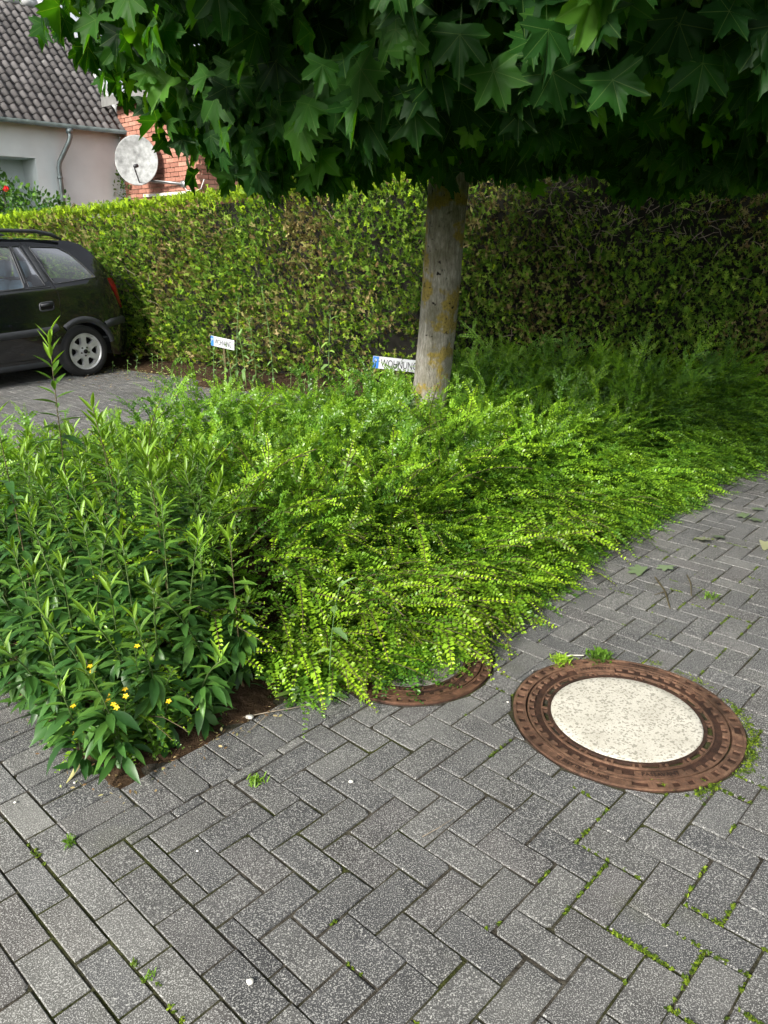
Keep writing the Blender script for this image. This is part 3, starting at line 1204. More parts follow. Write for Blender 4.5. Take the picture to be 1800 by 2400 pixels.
quad(mb, [B3(-0.1, 0.25, BH_Z - 0.16), B3(BH_S + 0.25, 0.25, BH_Z - 0.16), B3(BH_S + 0.25, 0.25, BH_Z), B3(-0.1, 0.25, BH_Z)])
quad(mb, [B3(BH_S + 0.25, 0.25, BH_Z - 0.16), B3(BH_S + 0.25, -6.6, BH_Z - 0.11), B3(BH_S + 0.25, -6.6, BH_Z + 0.05), B3(BH_S + 0.25, 0.25, BH_Z)])
hpart('roof', mb, simple('grey roof edge', (0.16, 0.16, 0.155), 0.8, var=0.2), bh, O=OB)
mb = MB().box((0, 0, 0), (0.72, 0.05, 0.025), Matrix.Translation(B3(1.47, 0.03, 2.40)) @ Matrix.Rotation(ANG_V, 4, 'Z'))
hpart('window_sill', mb, simple('pale stone sill', (0.5, 0.5, 0.47), 0.8, var=0.1), bh, O=OB)

# ---- satellite dish
dish_c = B3(1.22, 0.42, 2.95)
ds = thing('satellite_dish', 'round grey white satellite dish on an arm against the brick wall', 'satellite dish', B3(2.05, 0.0, 2.54))
OD = ds.location.copy()
M_DISH = simple('chalky dish paint', (0.27, 0.28, 0.28), 0.85, var=0.5, scale=9)
to_cam = (Vector((0.35, 0, 2.6)) - dish_c).normalized()
DM = Matrix.Translation(dish_c) @ (to_cam + Vector((-0.25, 0, 0.12))).normalized().to_track_quat('Z', 'Y').to_matrix().to_4x4()
prof = [(0.001, -0.06), (0.12, -0.055), (0.24, -0.035), (0.34, -0.006), (0.375, 0.006), (0.39, 0.008), (0.392, -0.004), (0.37, -0.012), (0.24, -0.05), (0.001, -0.075)]
mb = MB().lathe(prof, 40, DM @ Matrix.Diagonal((0.96, 1.06, 1, 1)))
hpart('reflector', mb, M_DISH, ds, True, O=OD)
M_DKMET = simple('dark steel', (0.05, 0.05, 0.055), 0.5, 0.5)
mb = MB()
b0, b1 = DM @ Vector((0.02, -0.36, -0.01)), DM @ Vector((0.05, -0.18, 0.42))
mb.tube([b0, b1], 0.011, 6)
mb.tube([b1, b1 + Vector((0.05, 0.05, 0.02))], 0.03, 8)
hpart('feed_arm', mb, M_DKMET, ds, True, O=OD)
mb = MB()
mb.tube([DM @ Vector((0, -0.1, -0.09)), DM @ Vector((0.05, -0.36, -0.10)), B3(1.1, 0.28, 2.64), B3(2.05, 0.06, 2.545)], 0.024, 8)
mb.box((0, 0, 0), (0.06, 0.04, 0.05), Matrix.Translation(B3(2.06, 0.03, 2.545)) @ Matrix.Rotation(ANG_V, 4, 'Z'))
hpart('mounting_arm', mb, simple('galvanised tube', (0.32, 0.33, 0.33), 0.45, 0.6, var=0.2), ds, True, O=OD)
mb = MB()
mb.tube([B3(2.05, 0.04, 2.52), B3(2.15, 0.05, 2.44), B3(2.4, 0.05, 2.41), B3(2.58, 0.05, 2.45), B3(2.62, 0.0, 2.6)], 0.008, 6)
hpart('cable', mb, simple('white cable', (0.6, 0.6, 0.58), 0.6), ds, True, O=OD)
#PART3

# ------------------------------------------------------------------ clipped thuja hedge
SIGN1, SIGN2 = np.array([-1.96, 9.50, 0.43]), np.array([0.14, 8.05, 0.385])


def hedge_h(x):
    return np.interp(x, [-9, -6, -3, 0, 3, 8], [1.86, 1.9, 2.03, 2.24, 2.36, 2.42])


hedge = thing('thuja_hedge', 'tall clipped thuja hedge with brown patches behind the car and tree', 'hedge', (0.3, 8.7, 0))
OH = np.array(hedge.location)
# core: solid box blocking light, inner shade put into its black colour
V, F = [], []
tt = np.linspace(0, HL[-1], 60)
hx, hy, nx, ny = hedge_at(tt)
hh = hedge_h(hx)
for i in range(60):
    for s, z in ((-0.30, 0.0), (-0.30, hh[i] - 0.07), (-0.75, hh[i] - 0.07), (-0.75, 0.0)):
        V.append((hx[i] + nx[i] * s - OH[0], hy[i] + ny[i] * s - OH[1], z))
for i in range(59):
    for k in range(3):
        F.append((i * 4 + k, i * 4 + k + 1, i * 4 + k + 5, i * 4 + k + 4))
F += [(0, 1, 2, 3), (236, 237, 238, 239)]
ob('shade_core', mesh_py('shade_core', V, F, M_CORE), hedge)


def sprig(lobes, w, curl):
    """flat thuja frond, 1 long: a slim axis with side fingers"""
    V, T = [], []

    def fin(p, q, wd):
        p, q = np.array(p), np.array(q)
        d = q - p
        n = np.array([-d[1], d[0], 0]) / max(1e-6, np.linalg.norm(d[:2]))
        i = len(V)
        mid = p + d * 0.45
        V.extend([p, mid + n * wd, q, mid - n * wd])
        T.extend([(i, i + 1, i + 2), (i, i + 2, i + 3)])
    fin((0, 0, 0), (1, 0, curl), w)
    for k in range(lobes):
        t = 0.22 + 0.5 * k / max(1, lobes - 1)
        for s in (-1, 1):
            l = 0.42 * (1 - 0.5 * t)
            fin((t, 0, curl * t), (t + l * 0.75, s * l * 0.72, curl * t - 0.06), w * 0.75)
    return np.array(V), np.array(T), {}


SPR = [sprig(2, 0.085, 0.1), sprig(2, 0.1, -0.1), sprig(3, 0.08, 0.0)]


def hedge_points(n, tmin, tmax):
    t = RNG.uniform(tmin, tmax, n)
    hx, hy, nx, ny = hedge_at(t)
    H = hedge_h(hx)
    side = RNG.random(n) < 0.86
    z = np.where(side, RNG.uniform(0.04, 1.0, n) * H, H + RNG.normal(0, 0.02, n))
    depth = np.where(side, 0.0, -RNG.random(n) ** 1.2 * 0.75)
    lump = 0.20 * (vnoise(t * 2.6, z * 2.6, 1) - 0.5) + 0.10 * (vnoise(t * 8, z * 8, 2) - 0.5)
    off = lump + np.where(RNG.random(n) < 0.7, RNG.uniform(-0.09, 0.035, n), RNG.uniform(-0.27, -0.08, n))
    off = np.where(side, off - 0.16 * np.clip((z - H + 0.22) / 0.22, 0, 1) ** 2 - 0.05 * np.clip((0.3 - z) / 0.3, 0, 1), depth)
    P = np.c_[hx + nx * off, hy + ny * off, z]
    Nn = np.where(side[:, None], np.c_[nx, ny, 0.15 + 0.8 * np.clip((z - H + 0.25) / 0.25, 0, 1)], np.array([[0, 0, 1.0]]))
    return P, Nn, t, H, side, off


n = 86000
P, Nn, t, H, side, off_h = hedge_points(n, 0.2, HL[-1] - 0.2)
x, z = P[:, 0], P[:, 2]
keep = np.ones(n, bool)
for S_ in (SIGN1 + [0.05, 0.2, 0.13], SIGN1 + [0.2, 0.2, 0.0], SIGN2 + [0.0, 0.3, 0.16], SIGN2 + [-0.2, 0.3, 0.1], SIGN2 + [0.2, 0.3, 0.12], SIGN2 + [-0.75, 0.7, -0.1]):
    keep &= (np.hypot(x - S_[0], (z - S_[2]) * 1.5) > 0.12 + 0.07 * RNG.random(n)) | (off_h < -0.12)
bare = np.exp(-(((x - 2.1) / 0.55) ** 2 + ((z - 1.95) / 0.30) ** 2)) + 0.7 * np.exp(-(((x - 3.0) / 0.5) ** 2 + ((z - 1.7) / 0.25) ** 2))
keep &= RNG.random(n) > bare * 0.8
keep &= RNG.random(n) > 0.35 * (vnoise(t * 5, z * 5, 9) > 0.72)
dead = np.clip((vnoise(t * 1.5, z * 1.7, 4) - 0.52) * 2.6, 0, 0.75)
dead += 0.9 * np.exp(-(((x + 2.95 - 0.25 * (z - 0.7)) / 0.14) ** 2 + ((z - 0.75) / 0.5) ** 2))
dead += 0.75 * np.exp(-(((x + 0.95) / 0.5) ** 2 + ((z - 1.55) / 0.5) ** 2)) + 0.5 * np.exp(-(((x - 1.4) / 0.6) ** 2 + ((z - 1.5) / 0.6) ** 2))
dead += 0.5 * np.exp(-(((x + 3.3) / 0.3) ** 2 + ((z - 1.75) / 0.2) ** 2)) + 0.5 * np.exp(-(((x + 0.3) / 0.7) ** 2 + ((z - 1.0) / 0.3) ** 2))
dead += 0.6 * np.exp(-((z - 0.15) / 0.14) ** 2)
dead = np.clip(dead * 0.62, 0, 0.8) * np.where(side, 1, 0.25)
deadv = np.where(RNG.random(n) < dead, RNG.uniform(0.6, 1.0, n), RNG.uniform(0.0, 0.22, n))
yellow_green = np.where(RNG.random(n) < np.clip(0.85 * (z - H + 0.32) / 0.3, 0.12, 0.85) * np.where(x < 0.5, 1.0, 0.35), RNG.uniform(0.3, 0.9, n), 0)  # more yellow green near the top and on the left half
yellow_green = yellow_green * (deadv < 0.4)
ax = Nn * 0.75 + np.array([0, 0, 0.42]) + RNG.normal(0, 0.48, (n, 3))
up = RNG.normal(0, 1, (n, 3)) + Nn * 0.4
Ms = frames(ax, up, RNG.uniform(0.06, 0.105, n))
wh_ = RNG.integers(0, 3, n)
k = np.where(keep)[0]
big_h = k[np.argsort(np.linalg.norm(P[k] - np.array([0.8, 0, 1.5]), axis=1))][:1500]
big_h = RNG.choice(big_h, 260, replace=False)
k = np.setdiff1d(k, big_h)
V, T, At = instance_join(SPR, wh_[k], Ms[k], P[k] - OH, {'dead': deadv[k], 'yellow_green': yellow_green[k]})
ob('foliage', mesh_np('foliage', V, T, M_THUJA, At), hedge, kind='stuff')
spr_me = []
for dv, yg in ((0.05, 0.0), (0.1, 0.5), (0.85, 0.0)):
    pv, pt, _ = SPR[2]
    spr_me.append(mesh_np('frond', pv, pt, M_THUJA, {'dead': np.full(len(pv), dv), 'yellow_green': np.full(len(pv), yg)}))
for i in big_h:
    ob('frond', spr_me[2 if deadv[i] > 0.5 else (1 if yellow_green[i] > 0 else 0)], hedge, mtx=m4(Ms[i] * 1.25, P[i] - OH))
# bare twigs where the hedge has thinned
mb = MB()
for q_ in range(230):
    if q_ < 150:
        cx, cz = random.gauss(2.2, 0.6), random.gauss(1.85, 0.25)
    else:
        cx, cz = random.uniform(-5, 5), random.uniform(0.3, 1.95)
    cz = min(cz, float(hedge_h(cx)) - 0.05)
    cy = float(hedge_front_y(cx)) - random.uniform(-0.1, 0.02)
    p = Vector((cx, cy, cz))
    d = Vector((random.uniform(-1, 1), random.uniform(-0.4, 0.2), random.uniform(-0.5, 1))).normalized()
    pts = [p]
    for _ in range(4):
        d = (d + Vector((random.uniform(-0.6, 0.6), random.uniform(-0.3, 0.3), random.uniform(-0.6, 0.6)))).normalized()
        pts.append(pts[-1] + d * random.uniform(0.025, 0.06))
    mb.tube([tuple(a - Vector(OH)) for a in pts], [0.0045, 0.004, 0.0035, 0.003, 0.0015], 4, False)
ob('bare_twigs', mb.mesh('bare_twigs', M_TWIG), hedge, kind='stuff')

# ------------------------------------------------------------------ maple tree
MAPLE_HALF = [(0, 1.00), (4, .86), (9, .88), (12, .76), (17, .70), (23, .60), (30, .66), (35, .80), (40, .80), (48, .97), (52, .84), (58, .84), (62, .72), (69, .60),
              (77, .52), (86, .60), (95, .72), (103, .82), (108, .66), (117, .62), (124, .46), (142, .34), (164, .24)]


def maple_leaf(half, droop, fold, petiole, jit=0.0):
    half = [(a, r * (1 + random.uniform(-jit, jit))) for a, r in half]
    tw, cu = random.uniform(-3, 3) * jit, random.uniform(-2.5, 2.5) * jit
    pts = [(a, r) for a, r in half] + [(-a, r) for a, r in half[:0:-1]]
    V = [(0.0, 0.0, 0.0)]
    for a, r in pts:
        c, s = math.cos(R(a)) * r, math.sin(R(a)) * r
        zz = -droop * (c * abs(c) * 0.9 + s * s * 0.55) + fold * abs(s) - 0.045 * math.cos(R(a * 7.2)) * r
        V.append((c, s, zz + tw * c * s + cu * s * s * s))
    n = len(pts)
    T = [(0, i + 1, (i + 1) % n + 1) for i in range(n)]
    uv = [(v[0], v[1]) for v in V]
    if petiole:
        b = len(V)
        V += [(0.02, 0.012, 0.0), (0.02, -0.012, 0.0), (-0.35, 0.008, 0.05), (-0.35, -0.008, 0.05), (-0.75, 0.0, 0.22)]
        T += [(b, b + 2, b + 1), (b + 1, b + 2, b + 3), (b + 2, b + 4, b + 3)]
        uv += [(0.3, 0.0)] * 5
    return np.array(V), np.array(T), np.array(uv)


low = [MAPLE_HALF[i] for i in (0, 2, 5, 9, 11, 14, 17, 20, 22)]
LEAF_LO = [maple_leaf(low, 0.35, 0.1, False, 0.08), maple_leaf(low, 0.15, 0.25, False, 0.08), maple_leaf(low, 0.5, -0.08, False, 0.08)]
LEAF_HI = [maple_leaf(MAPLE_HALF, d_, f_, True, 0.10) for d_, f_ in ((0.35, 0.12), (0.12, 0.28), (0.6, -0.06), (0.25, 0.5), (0.5, 0.35), (0.8, 0.15), (0.2, 0.75), (0.45, 0.05))]

TB = np.array([0.28, 5.82, 0.0])
tree = thing('maple_tree', 'maple tree with lichen spotted trunk and low dense dark crown', 'tree', tuple(TB))


def trunk_axis(z):
    return np.array([0.02 + 0.08 * z + 0.012 * math.sin(z * 2.1), 0.01 * math.sin(z * 3), z])


mb = MB()
V, F = [], []
nz, na_ = 44, 28
for i in range(nz):
    z = 2.75 * i / (nz - 1)
    c = trunk_axis(z)
    r = 0.137 + 0.02 * math.exp(-z / 0.13) + 0.012 * max(0, z - 1.6)
    for k in range(na_):
        a = 2 * math.pi * k / na_
        rr = r * (1 + 0.035 * math.sin(a * 3 + z * 1.3) + 0.02 * math.sin(a * 7 - z * 4) + 0.02 * random.uniform(-1, 1))
        V.append((c[0] + rr * math.cos(a), c[1] + rr * math.sin(a), z))
for i in range(nz - 1):
    for k in range(na_):
        k2 = (k + 1) % na_
        F.append((i * na_ + k, i * na_ + k2, (i + 1) * na_ + k2, (i + 1) * na_ + k))
ob('trunk', mesh_py('trunk', V, F, M_BARK, True), tree)
top = trunk_axis(2.3)
CC = np.array([1.1, 5.3])
for k in range(14):
    a = 2 * math.pi * k / 14 + random.uniform(-0.2, 0.2)
    r1 = random.uniform(1.7, 2.6)
    z0 = random.uniform(1.95, 2.7)
    c0 = trunk_axis(z0)
    end = np.array([CC[0] - TB[0] + r1 * math.cos(a), CC[1] - TB[1] + r1 * math.sin(a), random.uniform(2.2, 3.6)])
    mid = c0 * 0.5 + end * 0.5 + np.array([0, 0, random.uniform(0.3, 0.6)])
    pts = [tuple((1 - s) ** 2 * c0 + 2 * s * (1 - s) * mid + s * s * end) for s in np.linspace(0, 1, 8)]
    ob('branch', MB().tube(pts, [0.06, 0.05, 0.04, 0.032, 0.026, 0.02, 0.014, 0.006], 7).mesh('branch', M_BARK, True), tree)


def crown_limit(dx, dy, z):
    rx = np.where(dx < 0, 2.75, 2.25)
    ry = np.where(dy < 0, 3.2, 1.3)
    s = np.interp(z, [1.75, 1.95, 2.15, 2.5, 2.9, 3.3, 3.7, 4.1], [0.62, 0.74, 0.86, 0.95, 1.04, 1.06, 0.85, 0.35])
    s = s * np.where((dx < 0) & (z > 2.3), 1 + 0.10 * np.clip((z - 2.3) / 0.4, 0, 1), 1.0)
    return np.sqrt((dx / rx) ** 2 + (dy / ry) ** 2) / s


n = 60000
dx, dy = RNG.uniform(-3.4, 3.5, n), RNG.uniform(-3.4, 2.8, n)
z = 1.82 + 2.2 * RNG.random(n) ** 1.4
rf = crown_limit(dx, dy, z)
ang = np.arctan2(dy, dx)
rr = np.hypot(dx, dy)
edge_n = 0.16 * (vnoise(ang * 4, z * 2.5, 21) - 0.5) + 0.16 * (vnoise(ang * 11, z * 6, 22) - 0.5)
zb = 2.03 - 0.10 * np.clip(-dx / 1.2, 0, 1) + 0.30 * (vnoise(dx * 1.6 + 9, dy * 1.6, 23) - 0.5) + 0.22 * (vnoise(dx * 4 + 9, dy * 4, 24) - 0.5) + 0.10 * np.clip(1.2 - rr, 0, 1.2)
ok = (rf < 1.0 + edge_n) & (z > zb)
pr = np.interp(rf, [0.5, 0.7, 0.86, 1.0], [0.5, 0.85, 0.62, 0.38]) * np.where(z < 2.6, 1.0, 0.8)
ok &= RNG.random(n) < pr
dx, dy, z, rf = dx[ok], dy[ok], z[ok], rf[ok]
n = len(z)
P = np.c_[CC[0] + dx, CC[1] + dy, z]
out = np.c_[dx, dy, np.zeros(n)]
out /= np.linalg.norm(out, axis=1, keepdims=True)
nrm = out * 0.85 + np.array([0, 0, 0.5]) + RNG.normal(0, 0.42, (n, 3))
tipd = np.array([0, 0, -0.95]) + out * 0.38 + RNG.normal(0, 0.3, (n, 3))
size_l = RNG.uniform(0.075, 0.142, n)
Ml = frames(tipd, nrm, size_l)
px, py, dep = project(P)
front = (px > -60) & (px < 1860) & (py > -80) & (py < 640) & (rf > 0.55)
score = np.where(front, size_l / dep, 0)
big_l = np.argsort(-score)[:300]
bigset = np.zeros(n, bool)
bigset[big_l] = True
# a second ring of close leaves also gets the fine outline
mid_l = np.argsort(-score)[300:1800]
midset = np.zeros(n, bool)
midset[mid_l] = True
allV, allT, allU, allR = [], [], [], []
off = 0
wl = RNG.integers(0, 24, n)
for lib, sel in ((LEAF_HI, midset), (LEAF_LO, ~bigset & ~midset)):
    for kx in range(len(lib)):
        idx = np.where(sel & (wl % len(lib) == kx))[0]
        pv, pt, pu = lib[kx]
        W = np.einsum('nij,vj->nvi', Ml[idx], pv) + (P[idx] - TB)[:, None, :]
        allV.append(W.reshape(-1, 3))
        allT.append((pt[None] + (np.arange(len(idx)) * len(pv))[:, None, None] + off).reshape(-1, 3))
        allU.append(np.tile(pu, (len(idx), 1)))
        allR.append(np.repeat(RNG.random(len(idx)), len(pv)))
        off += len(idx) * len(pv)
crown = ob('crown', mesh_np('crown', np.concatenate(allV), np.concatenate(allT), M_MAPLE, {'rnd': np.concatenate(allR)}, np.concatenate(allU)), tree, kind='stuff')
leaf_me = [mesh_np('leaf', v_, t_, M_MAPLE, uv=u_) for v_, t_, u_ in LEAF_HI]
for i in big_l:
    ob('leaf', leaf_me[random.randrange(8)], crown, mtx=m4(Ml[i] * 1.12, P[i] - TB))
N_MAPLE = n

# ------------------------------------------------------------------ honeysuckle filling the bed
def spray(L, npair, rise, droop, bend, ll, side=0, tip0=0.2):
    V, T, A = [], [], []
    S = []

    def path(t, L_, rise_, droop_, bend_):
        return np.array([L_ * t * (1 - 0.08 * t), bend_ * t * t, rise_ * t - droop_ * t * t])

    def run(o, Rm, L_, npair_, rise_, droop_, bend_, ll_, tipm):
        pts = []
        for i in range(npair_):
            t = (i + 0.6) / npair_
            p = o + Rm @ path(t, L_, rise_, droop_, bend_)
            tg = Rm @ (path(min(1, t + 0.03), L_, rise_, droop_, bend_) - path(t - 0.03, L_, rise_, droop_, bend_))
            tg /= np.linalg.norm(tg)
            up = np.array([0, 0, 1.0]) - tg * tg[2]
            up /= np.linalg.norm(up)
            sd = np.cross(up, tg)
            pts.append(p)
            sz = ll_ * (0.75 + 0.5 * math.sin(math.pi * min(1, t * 0.9 + 0.15))) * (1 - 0.45 * max(0, t - 0.8) / 0.2) * random.uniform(0.8, 1.15)
            for s in (-1, 1):
                d = sd * s * 0.8 + tg * random.uniform(0.25, 0.9) + up * random.uniform(-0.15, 0.75)
                d /= np.linalg.norm(d)
                w = np.cross(up, d)
                w /= np.linalg.norm(w)
                w = w * 0.28 + up * random.uniform(-0.16, 0.16)
                i0 = len(V)
                V.extend([p, p + d * sz * 0.5 + w * sz + up * 0.06 * sz, p + d * sz - up * 0.08 * sz, p + d * sz * 0.5 - w * sz + up * 0.06 * sz])
                T.extend([(i0, i0 + 1, i0 + 2), (i0, i0 + 2, i0 + 3)])
                tv = min(1, max(0, (t - tip0) / (1 - tip0))) ** 1.5 * tipm
                A.extend([tv] * 4)
        S.append(pts)
    I3 = np.eye(3)
    run(np.zeros(3), I3, L, npair, rise, droop, bend, ll, 0.85)
    for k in range(side):
        t = random.uniform(0.15, 0.6)
        a = random.choice((-1, 1)) * random.uniform(0.4, 0.9)
        Rm = np.array([[math.cos(a), -math.sin(a), 0], [math.sin(a), math.cos(a), 0], [0, 0, 1]])
        run(path(t, L, rise, droop, bend), Rm, L * random.uniform(0.3, 0.45), int(npair * 0.4), rise * 0.4, droop * 0.5, 0.0, ll * 0.9, 0.7)
    return np.array(V), np.array(T), {'tip': np.array(A)}, S


SPRAYS = []
for L, npr, rise, droop, bend, side in ((0.38, 27, 0.10, 0.14, 0.05, 1), (0.34, 24, 0.07, 0.15, -0.06, 1), (0.46, 32, 0.12, 0.20, 0.08, 2), (0.27, 20, 0.08, 0.05, -0.03, 2),
                                        (0.32, 23, 0.04, 0.07, 0.04, 1), (0.25, 18, 0.10, 0.03, 0.02, 3), (0.42, 29, 0.14, 0.26, -0.07, 1), (0.22, 16, 0.04, 0.02, 0.03, 3)):
    SPRAYS.append(spray(L, npr, rise, droop, bend, 0.0188, side))
SPR3 = [(v_, t_, a_) for v_, t_, a_, s_ in SPRAYS]


def bed_edge(a, b):
    return np.minimum(np.minimum(BED_F - b, a - BED_A + 0.05), b - BED_B)


def bed_height(a, b):
    e = np.clip(bed_edge(a, b) / 0.6, 0, 1)
    e = e * e * (3 - 2 * e)
    return (0.16 + 0.40 * e) * (0.78 + 0.44 * vnoise(a * 1.4, b * 1.4, 31)) + 0.16 * (vnoise(a * 4, b * 4, 32) - 0.5)


honey = thing('honeysuckle_bed', 'bushy box honeysuckle with arching yellow green shoots filling the bed', 'shrub', (*ab(3.0, -3.5), 0))
OHn = np.array(honey.location)
n = 27000
# two populations: the whole bed, and the overhanging front edge
a = RNG.uniform(BED_A + 0.05, 8.6, n)
b = np.where(RNG.random(n) < 0.72, RNG.uniform(BED_B + 0.05, BED_F - 0.05, n), BED_F - 0.03 - 0.55 * RNG.random(n) ** 1.3)
pxy = a[:, None] * U + b[:, None] * Vv
near = np.clip(1.25 - 0.09 * pxy[:, 1], 0.45, 1.0)
ok = RNG.random(n) < near * 0.62
ok &= pxy[:, 1] < hedge_front_y(pxy[:, 0]) - 0.12
ok &= np.hypot(pxy[:, 0] - TB[0] - 0.03, pxy[:, 1] - TB[1]) > 0.19
ok &= (np.abs(pxy[:, 0]) < 0.62 * pxy[:, 1] + 1.0)
gold_zone = (a < 2.1) & (b > -3.9) & (pxy[:, 0] < -0.42)
ok &= ~gold_zone | ((RNG.random(n) < 0.34) & (b < -2.2) & (a > BED_A + 0.22)) | (RNG.random(n) < 0.06)
ok &= ~((np.hypot(pxy[:, 0] - SIGN2[0], pxy[:, 1] - SIGN2[1]) < 0.35))
a, b, pxy = a[ok], b[ok], pxy[ok]
n = len(a)
H = bed_height(a, b) * (1 - 0.5 * np.exp(-((pxy[:, 0] - 0.1) / 0.6) ** 2 - ((pxy[:, 1] - 7.4) / 0.8) ** 2))
e = bed_edge(a, b)
w = np.exp(-np.maximum(e, 0) / 0.6)
ef, ea, eb = BED_F - b, a - BED_A + 0.05, b - BED_B
outd = np.where(((ef <= ea) & (ef <= eb))[:, None], Vv[None], np.where((ea <= eb)[:, None], -U[None], -Vv[None]))
az = RNG.uniform(0, 2 * np.pi, n)
rd = np.c_[np.cos(az), np.sin(az)]
d2 = outd * (w * 1.35)[:, None] + rd * (0.95 - 0.35 * w)[:, None] + Vv[None] * 0.22
d2 /= np.linalg.norm(d2, axis=1, keepdims=True)
lay = RNG.random(n)
z0 = np.maximum(0.03, H * (0.25 + 0.7 * lay) - 0.06)
pit = np.where(w > 0.55, RNG.normal(0.02, 0.22, n) + 0.25 * (lay - 0.5), RNG.normal(0.62, 0.38, n) * (0.35 + 0.85 * lay))
dirx = np.c_[d2 * np.cos(pit)[:, None], np.sin(pit)]
upv = np.c_[RNG.normal(0, 0.3, (n, 2)), np.ones(n)]
sc = RNG.uniform(0.75, 1.15, n) * np.where(pxy[:, 1] > 5.5, 1.15, 1.0)
bulge = 0.13 * np.exp(-((a - 2.3) / 0.75) ** 2) * np.clip(1 - ef / 0.9, 0, 1) + 0.12 * np.clip(1 - ef / 0.6, 0, 1)
bulge = bulge * np.clip((a - 1.35) / 0.7, 0, 1) - 0.10 * np.clip((1.9 - a) / 0.8, 0, 1) * np.clip(1 - ef / 0.5, 0, 1)
P = np.c_[pxy - d2 * 0.12 + Vv[None] * bulge[:, None], z0]
Msp = frames(dirx, upv, sc)
wsp = np.where(w > 0.5, RNG.choice([0, 1, 2, 4, 6], n), RNG.choice([3, 5, 7, 1, 4, 2], n))
tipP = P + dirx * 0.3
px, py, dep = project(tipP)
show = (px > 20) & (px < 1790) & (py > 900) & (py < 1750) & (lay > 0.55)
sidx = np.where(show)[0]
sidx = sidx[np.argsort(dep[sidx])]
single = np.concatenate([sidx[:420:2], sidx[420:1200:9]])[:295]
selm = np.ones(n, bool)
selm[single] = False
tipm = np.clip((lay - 0.35) / 0.4, 0.0, 1.0) * RNG.uniform(0.2, 1.0, n) * np.interp(pxy[:, 1], [3.2, 6.0], [1.0, 0.22])
V, T, At = instance_join(SPR3, wsp[selm], Msp[selm], P[selm] - OHn, {'tipm': tipm[selm]})
At['tip'] = At['tip'] * At.pop('tipm')
V[:, 2] = np.maximum(V[:, 2], 0.006 + 0.01 * RNG.random(len(V)))
ob('foliage', mesh_np('foliage', V, T, M_HONEY, At), honey, kind='stuff')
spray_me = []
for v_, t_, a_, S in SPRAYS:
    sv, stt = [], []
    for pts in S:
        pts = [pts[i] for i in range(0, len(pts), 4)] + [pts[-1]]
        tb = MB().tube([tuple(q_) for q_ in pts], 0.0017, 3, False)
        o = len(v_) + len(sv)
        sv += tb.V
        for f_ in tb.F:
            stt += [(f_[0] + o, f_[1] + o, f_[2] + o), (f_[0] + o, f_[2] + o, f_[3] + o)]
    Vm = np.concatenate([v_, np.array(sv)])
    Tm = np.concatenate([t_, np.array(stt)])
    me = mesh_np('shoot', Vm, Tm, M_HONEY, {'tip': np.concatenate([a_['tip'], np.zeros(len(sv))])})
    me.materials.append(M_REDSTEM)
    mi = np.zeros(len(Tm), np.int32)
    mi[len(t_):] = 1
    me.polygons.foreach_set('material_index', mi)
    spray_me.append(me)
for i in single:
    ob('shoot', spray_me[int(wsp[i])], honey, mtx=m4(Msp[i] * 1.15, P[i] - OHn + np.array([0, 0, 0.03])))
N_HONEY = n

# ------------------------------------------------------------------ goldenrod clump at the near corner


def lance_leaf(droop, fold, wid, tipv, lobed=0.0):
    st = [0, 0.12, 0.32, 0.55, 0.78, 1.0]
    ww = [0.12, 0.55, 0.95, 1.0, 0.62, 0.0]
    V, T = [], []
    for i, (t, w_) in enumerate(zip(st, ww)):
        zc = -droop * t * t + 0.10 * t
        hw = wid * w_ * (1 - lobed * (i % 2))
        V += [(t, hw, zc + fold * hw), (t, 0, zc), (t, -hw, zc + fold * hw)]
    for i in range(len(st) - 1):
        for k in (0, 1):
            p, q_ = i * 3 + k, i * 3 + 3 + k
            T.append((p, q_ + 1, p + 1))
            if i < len(st) - 2:
                T.append((p, q_, q_ + 1))
            else:
                T[-1] = (p, q_ + 1, p + 1)
    V = np.array(V)
    return V, np.array(T), {'tip': np.full(len(V), tipv)}


GL = [lance_leaf(0.28, 0.4, 0.14, 0.05), lance_leaf(0.45, 0.3, 0.155, 0.0), lance_leaf(0.1, 0.5, 0.115, 0.3), lance_leaf(0.02, 0.6, 0.095, 0.8)]
gl_me = [mesh_np('leaf', *x_[:2], M_GOLD, x_[2], smooth=True) for x_ in GL]
WL = [lance_leaf(0.3, 0.3, 0.20, 0.0, 0.4), lance_leaf(0.5, 0.2, 0.15, 0.0, 0.45)]
wl_me = [mesh_np('leaf', *x_[:2], M_WEED, None, smooth=True) for x_ in WL]
dl_me = [mesh_np('withered_leaf', *lance_leaf(0.5, 0.9, 0.09, 0)[:2], M_DRY, None, smooth=True)]


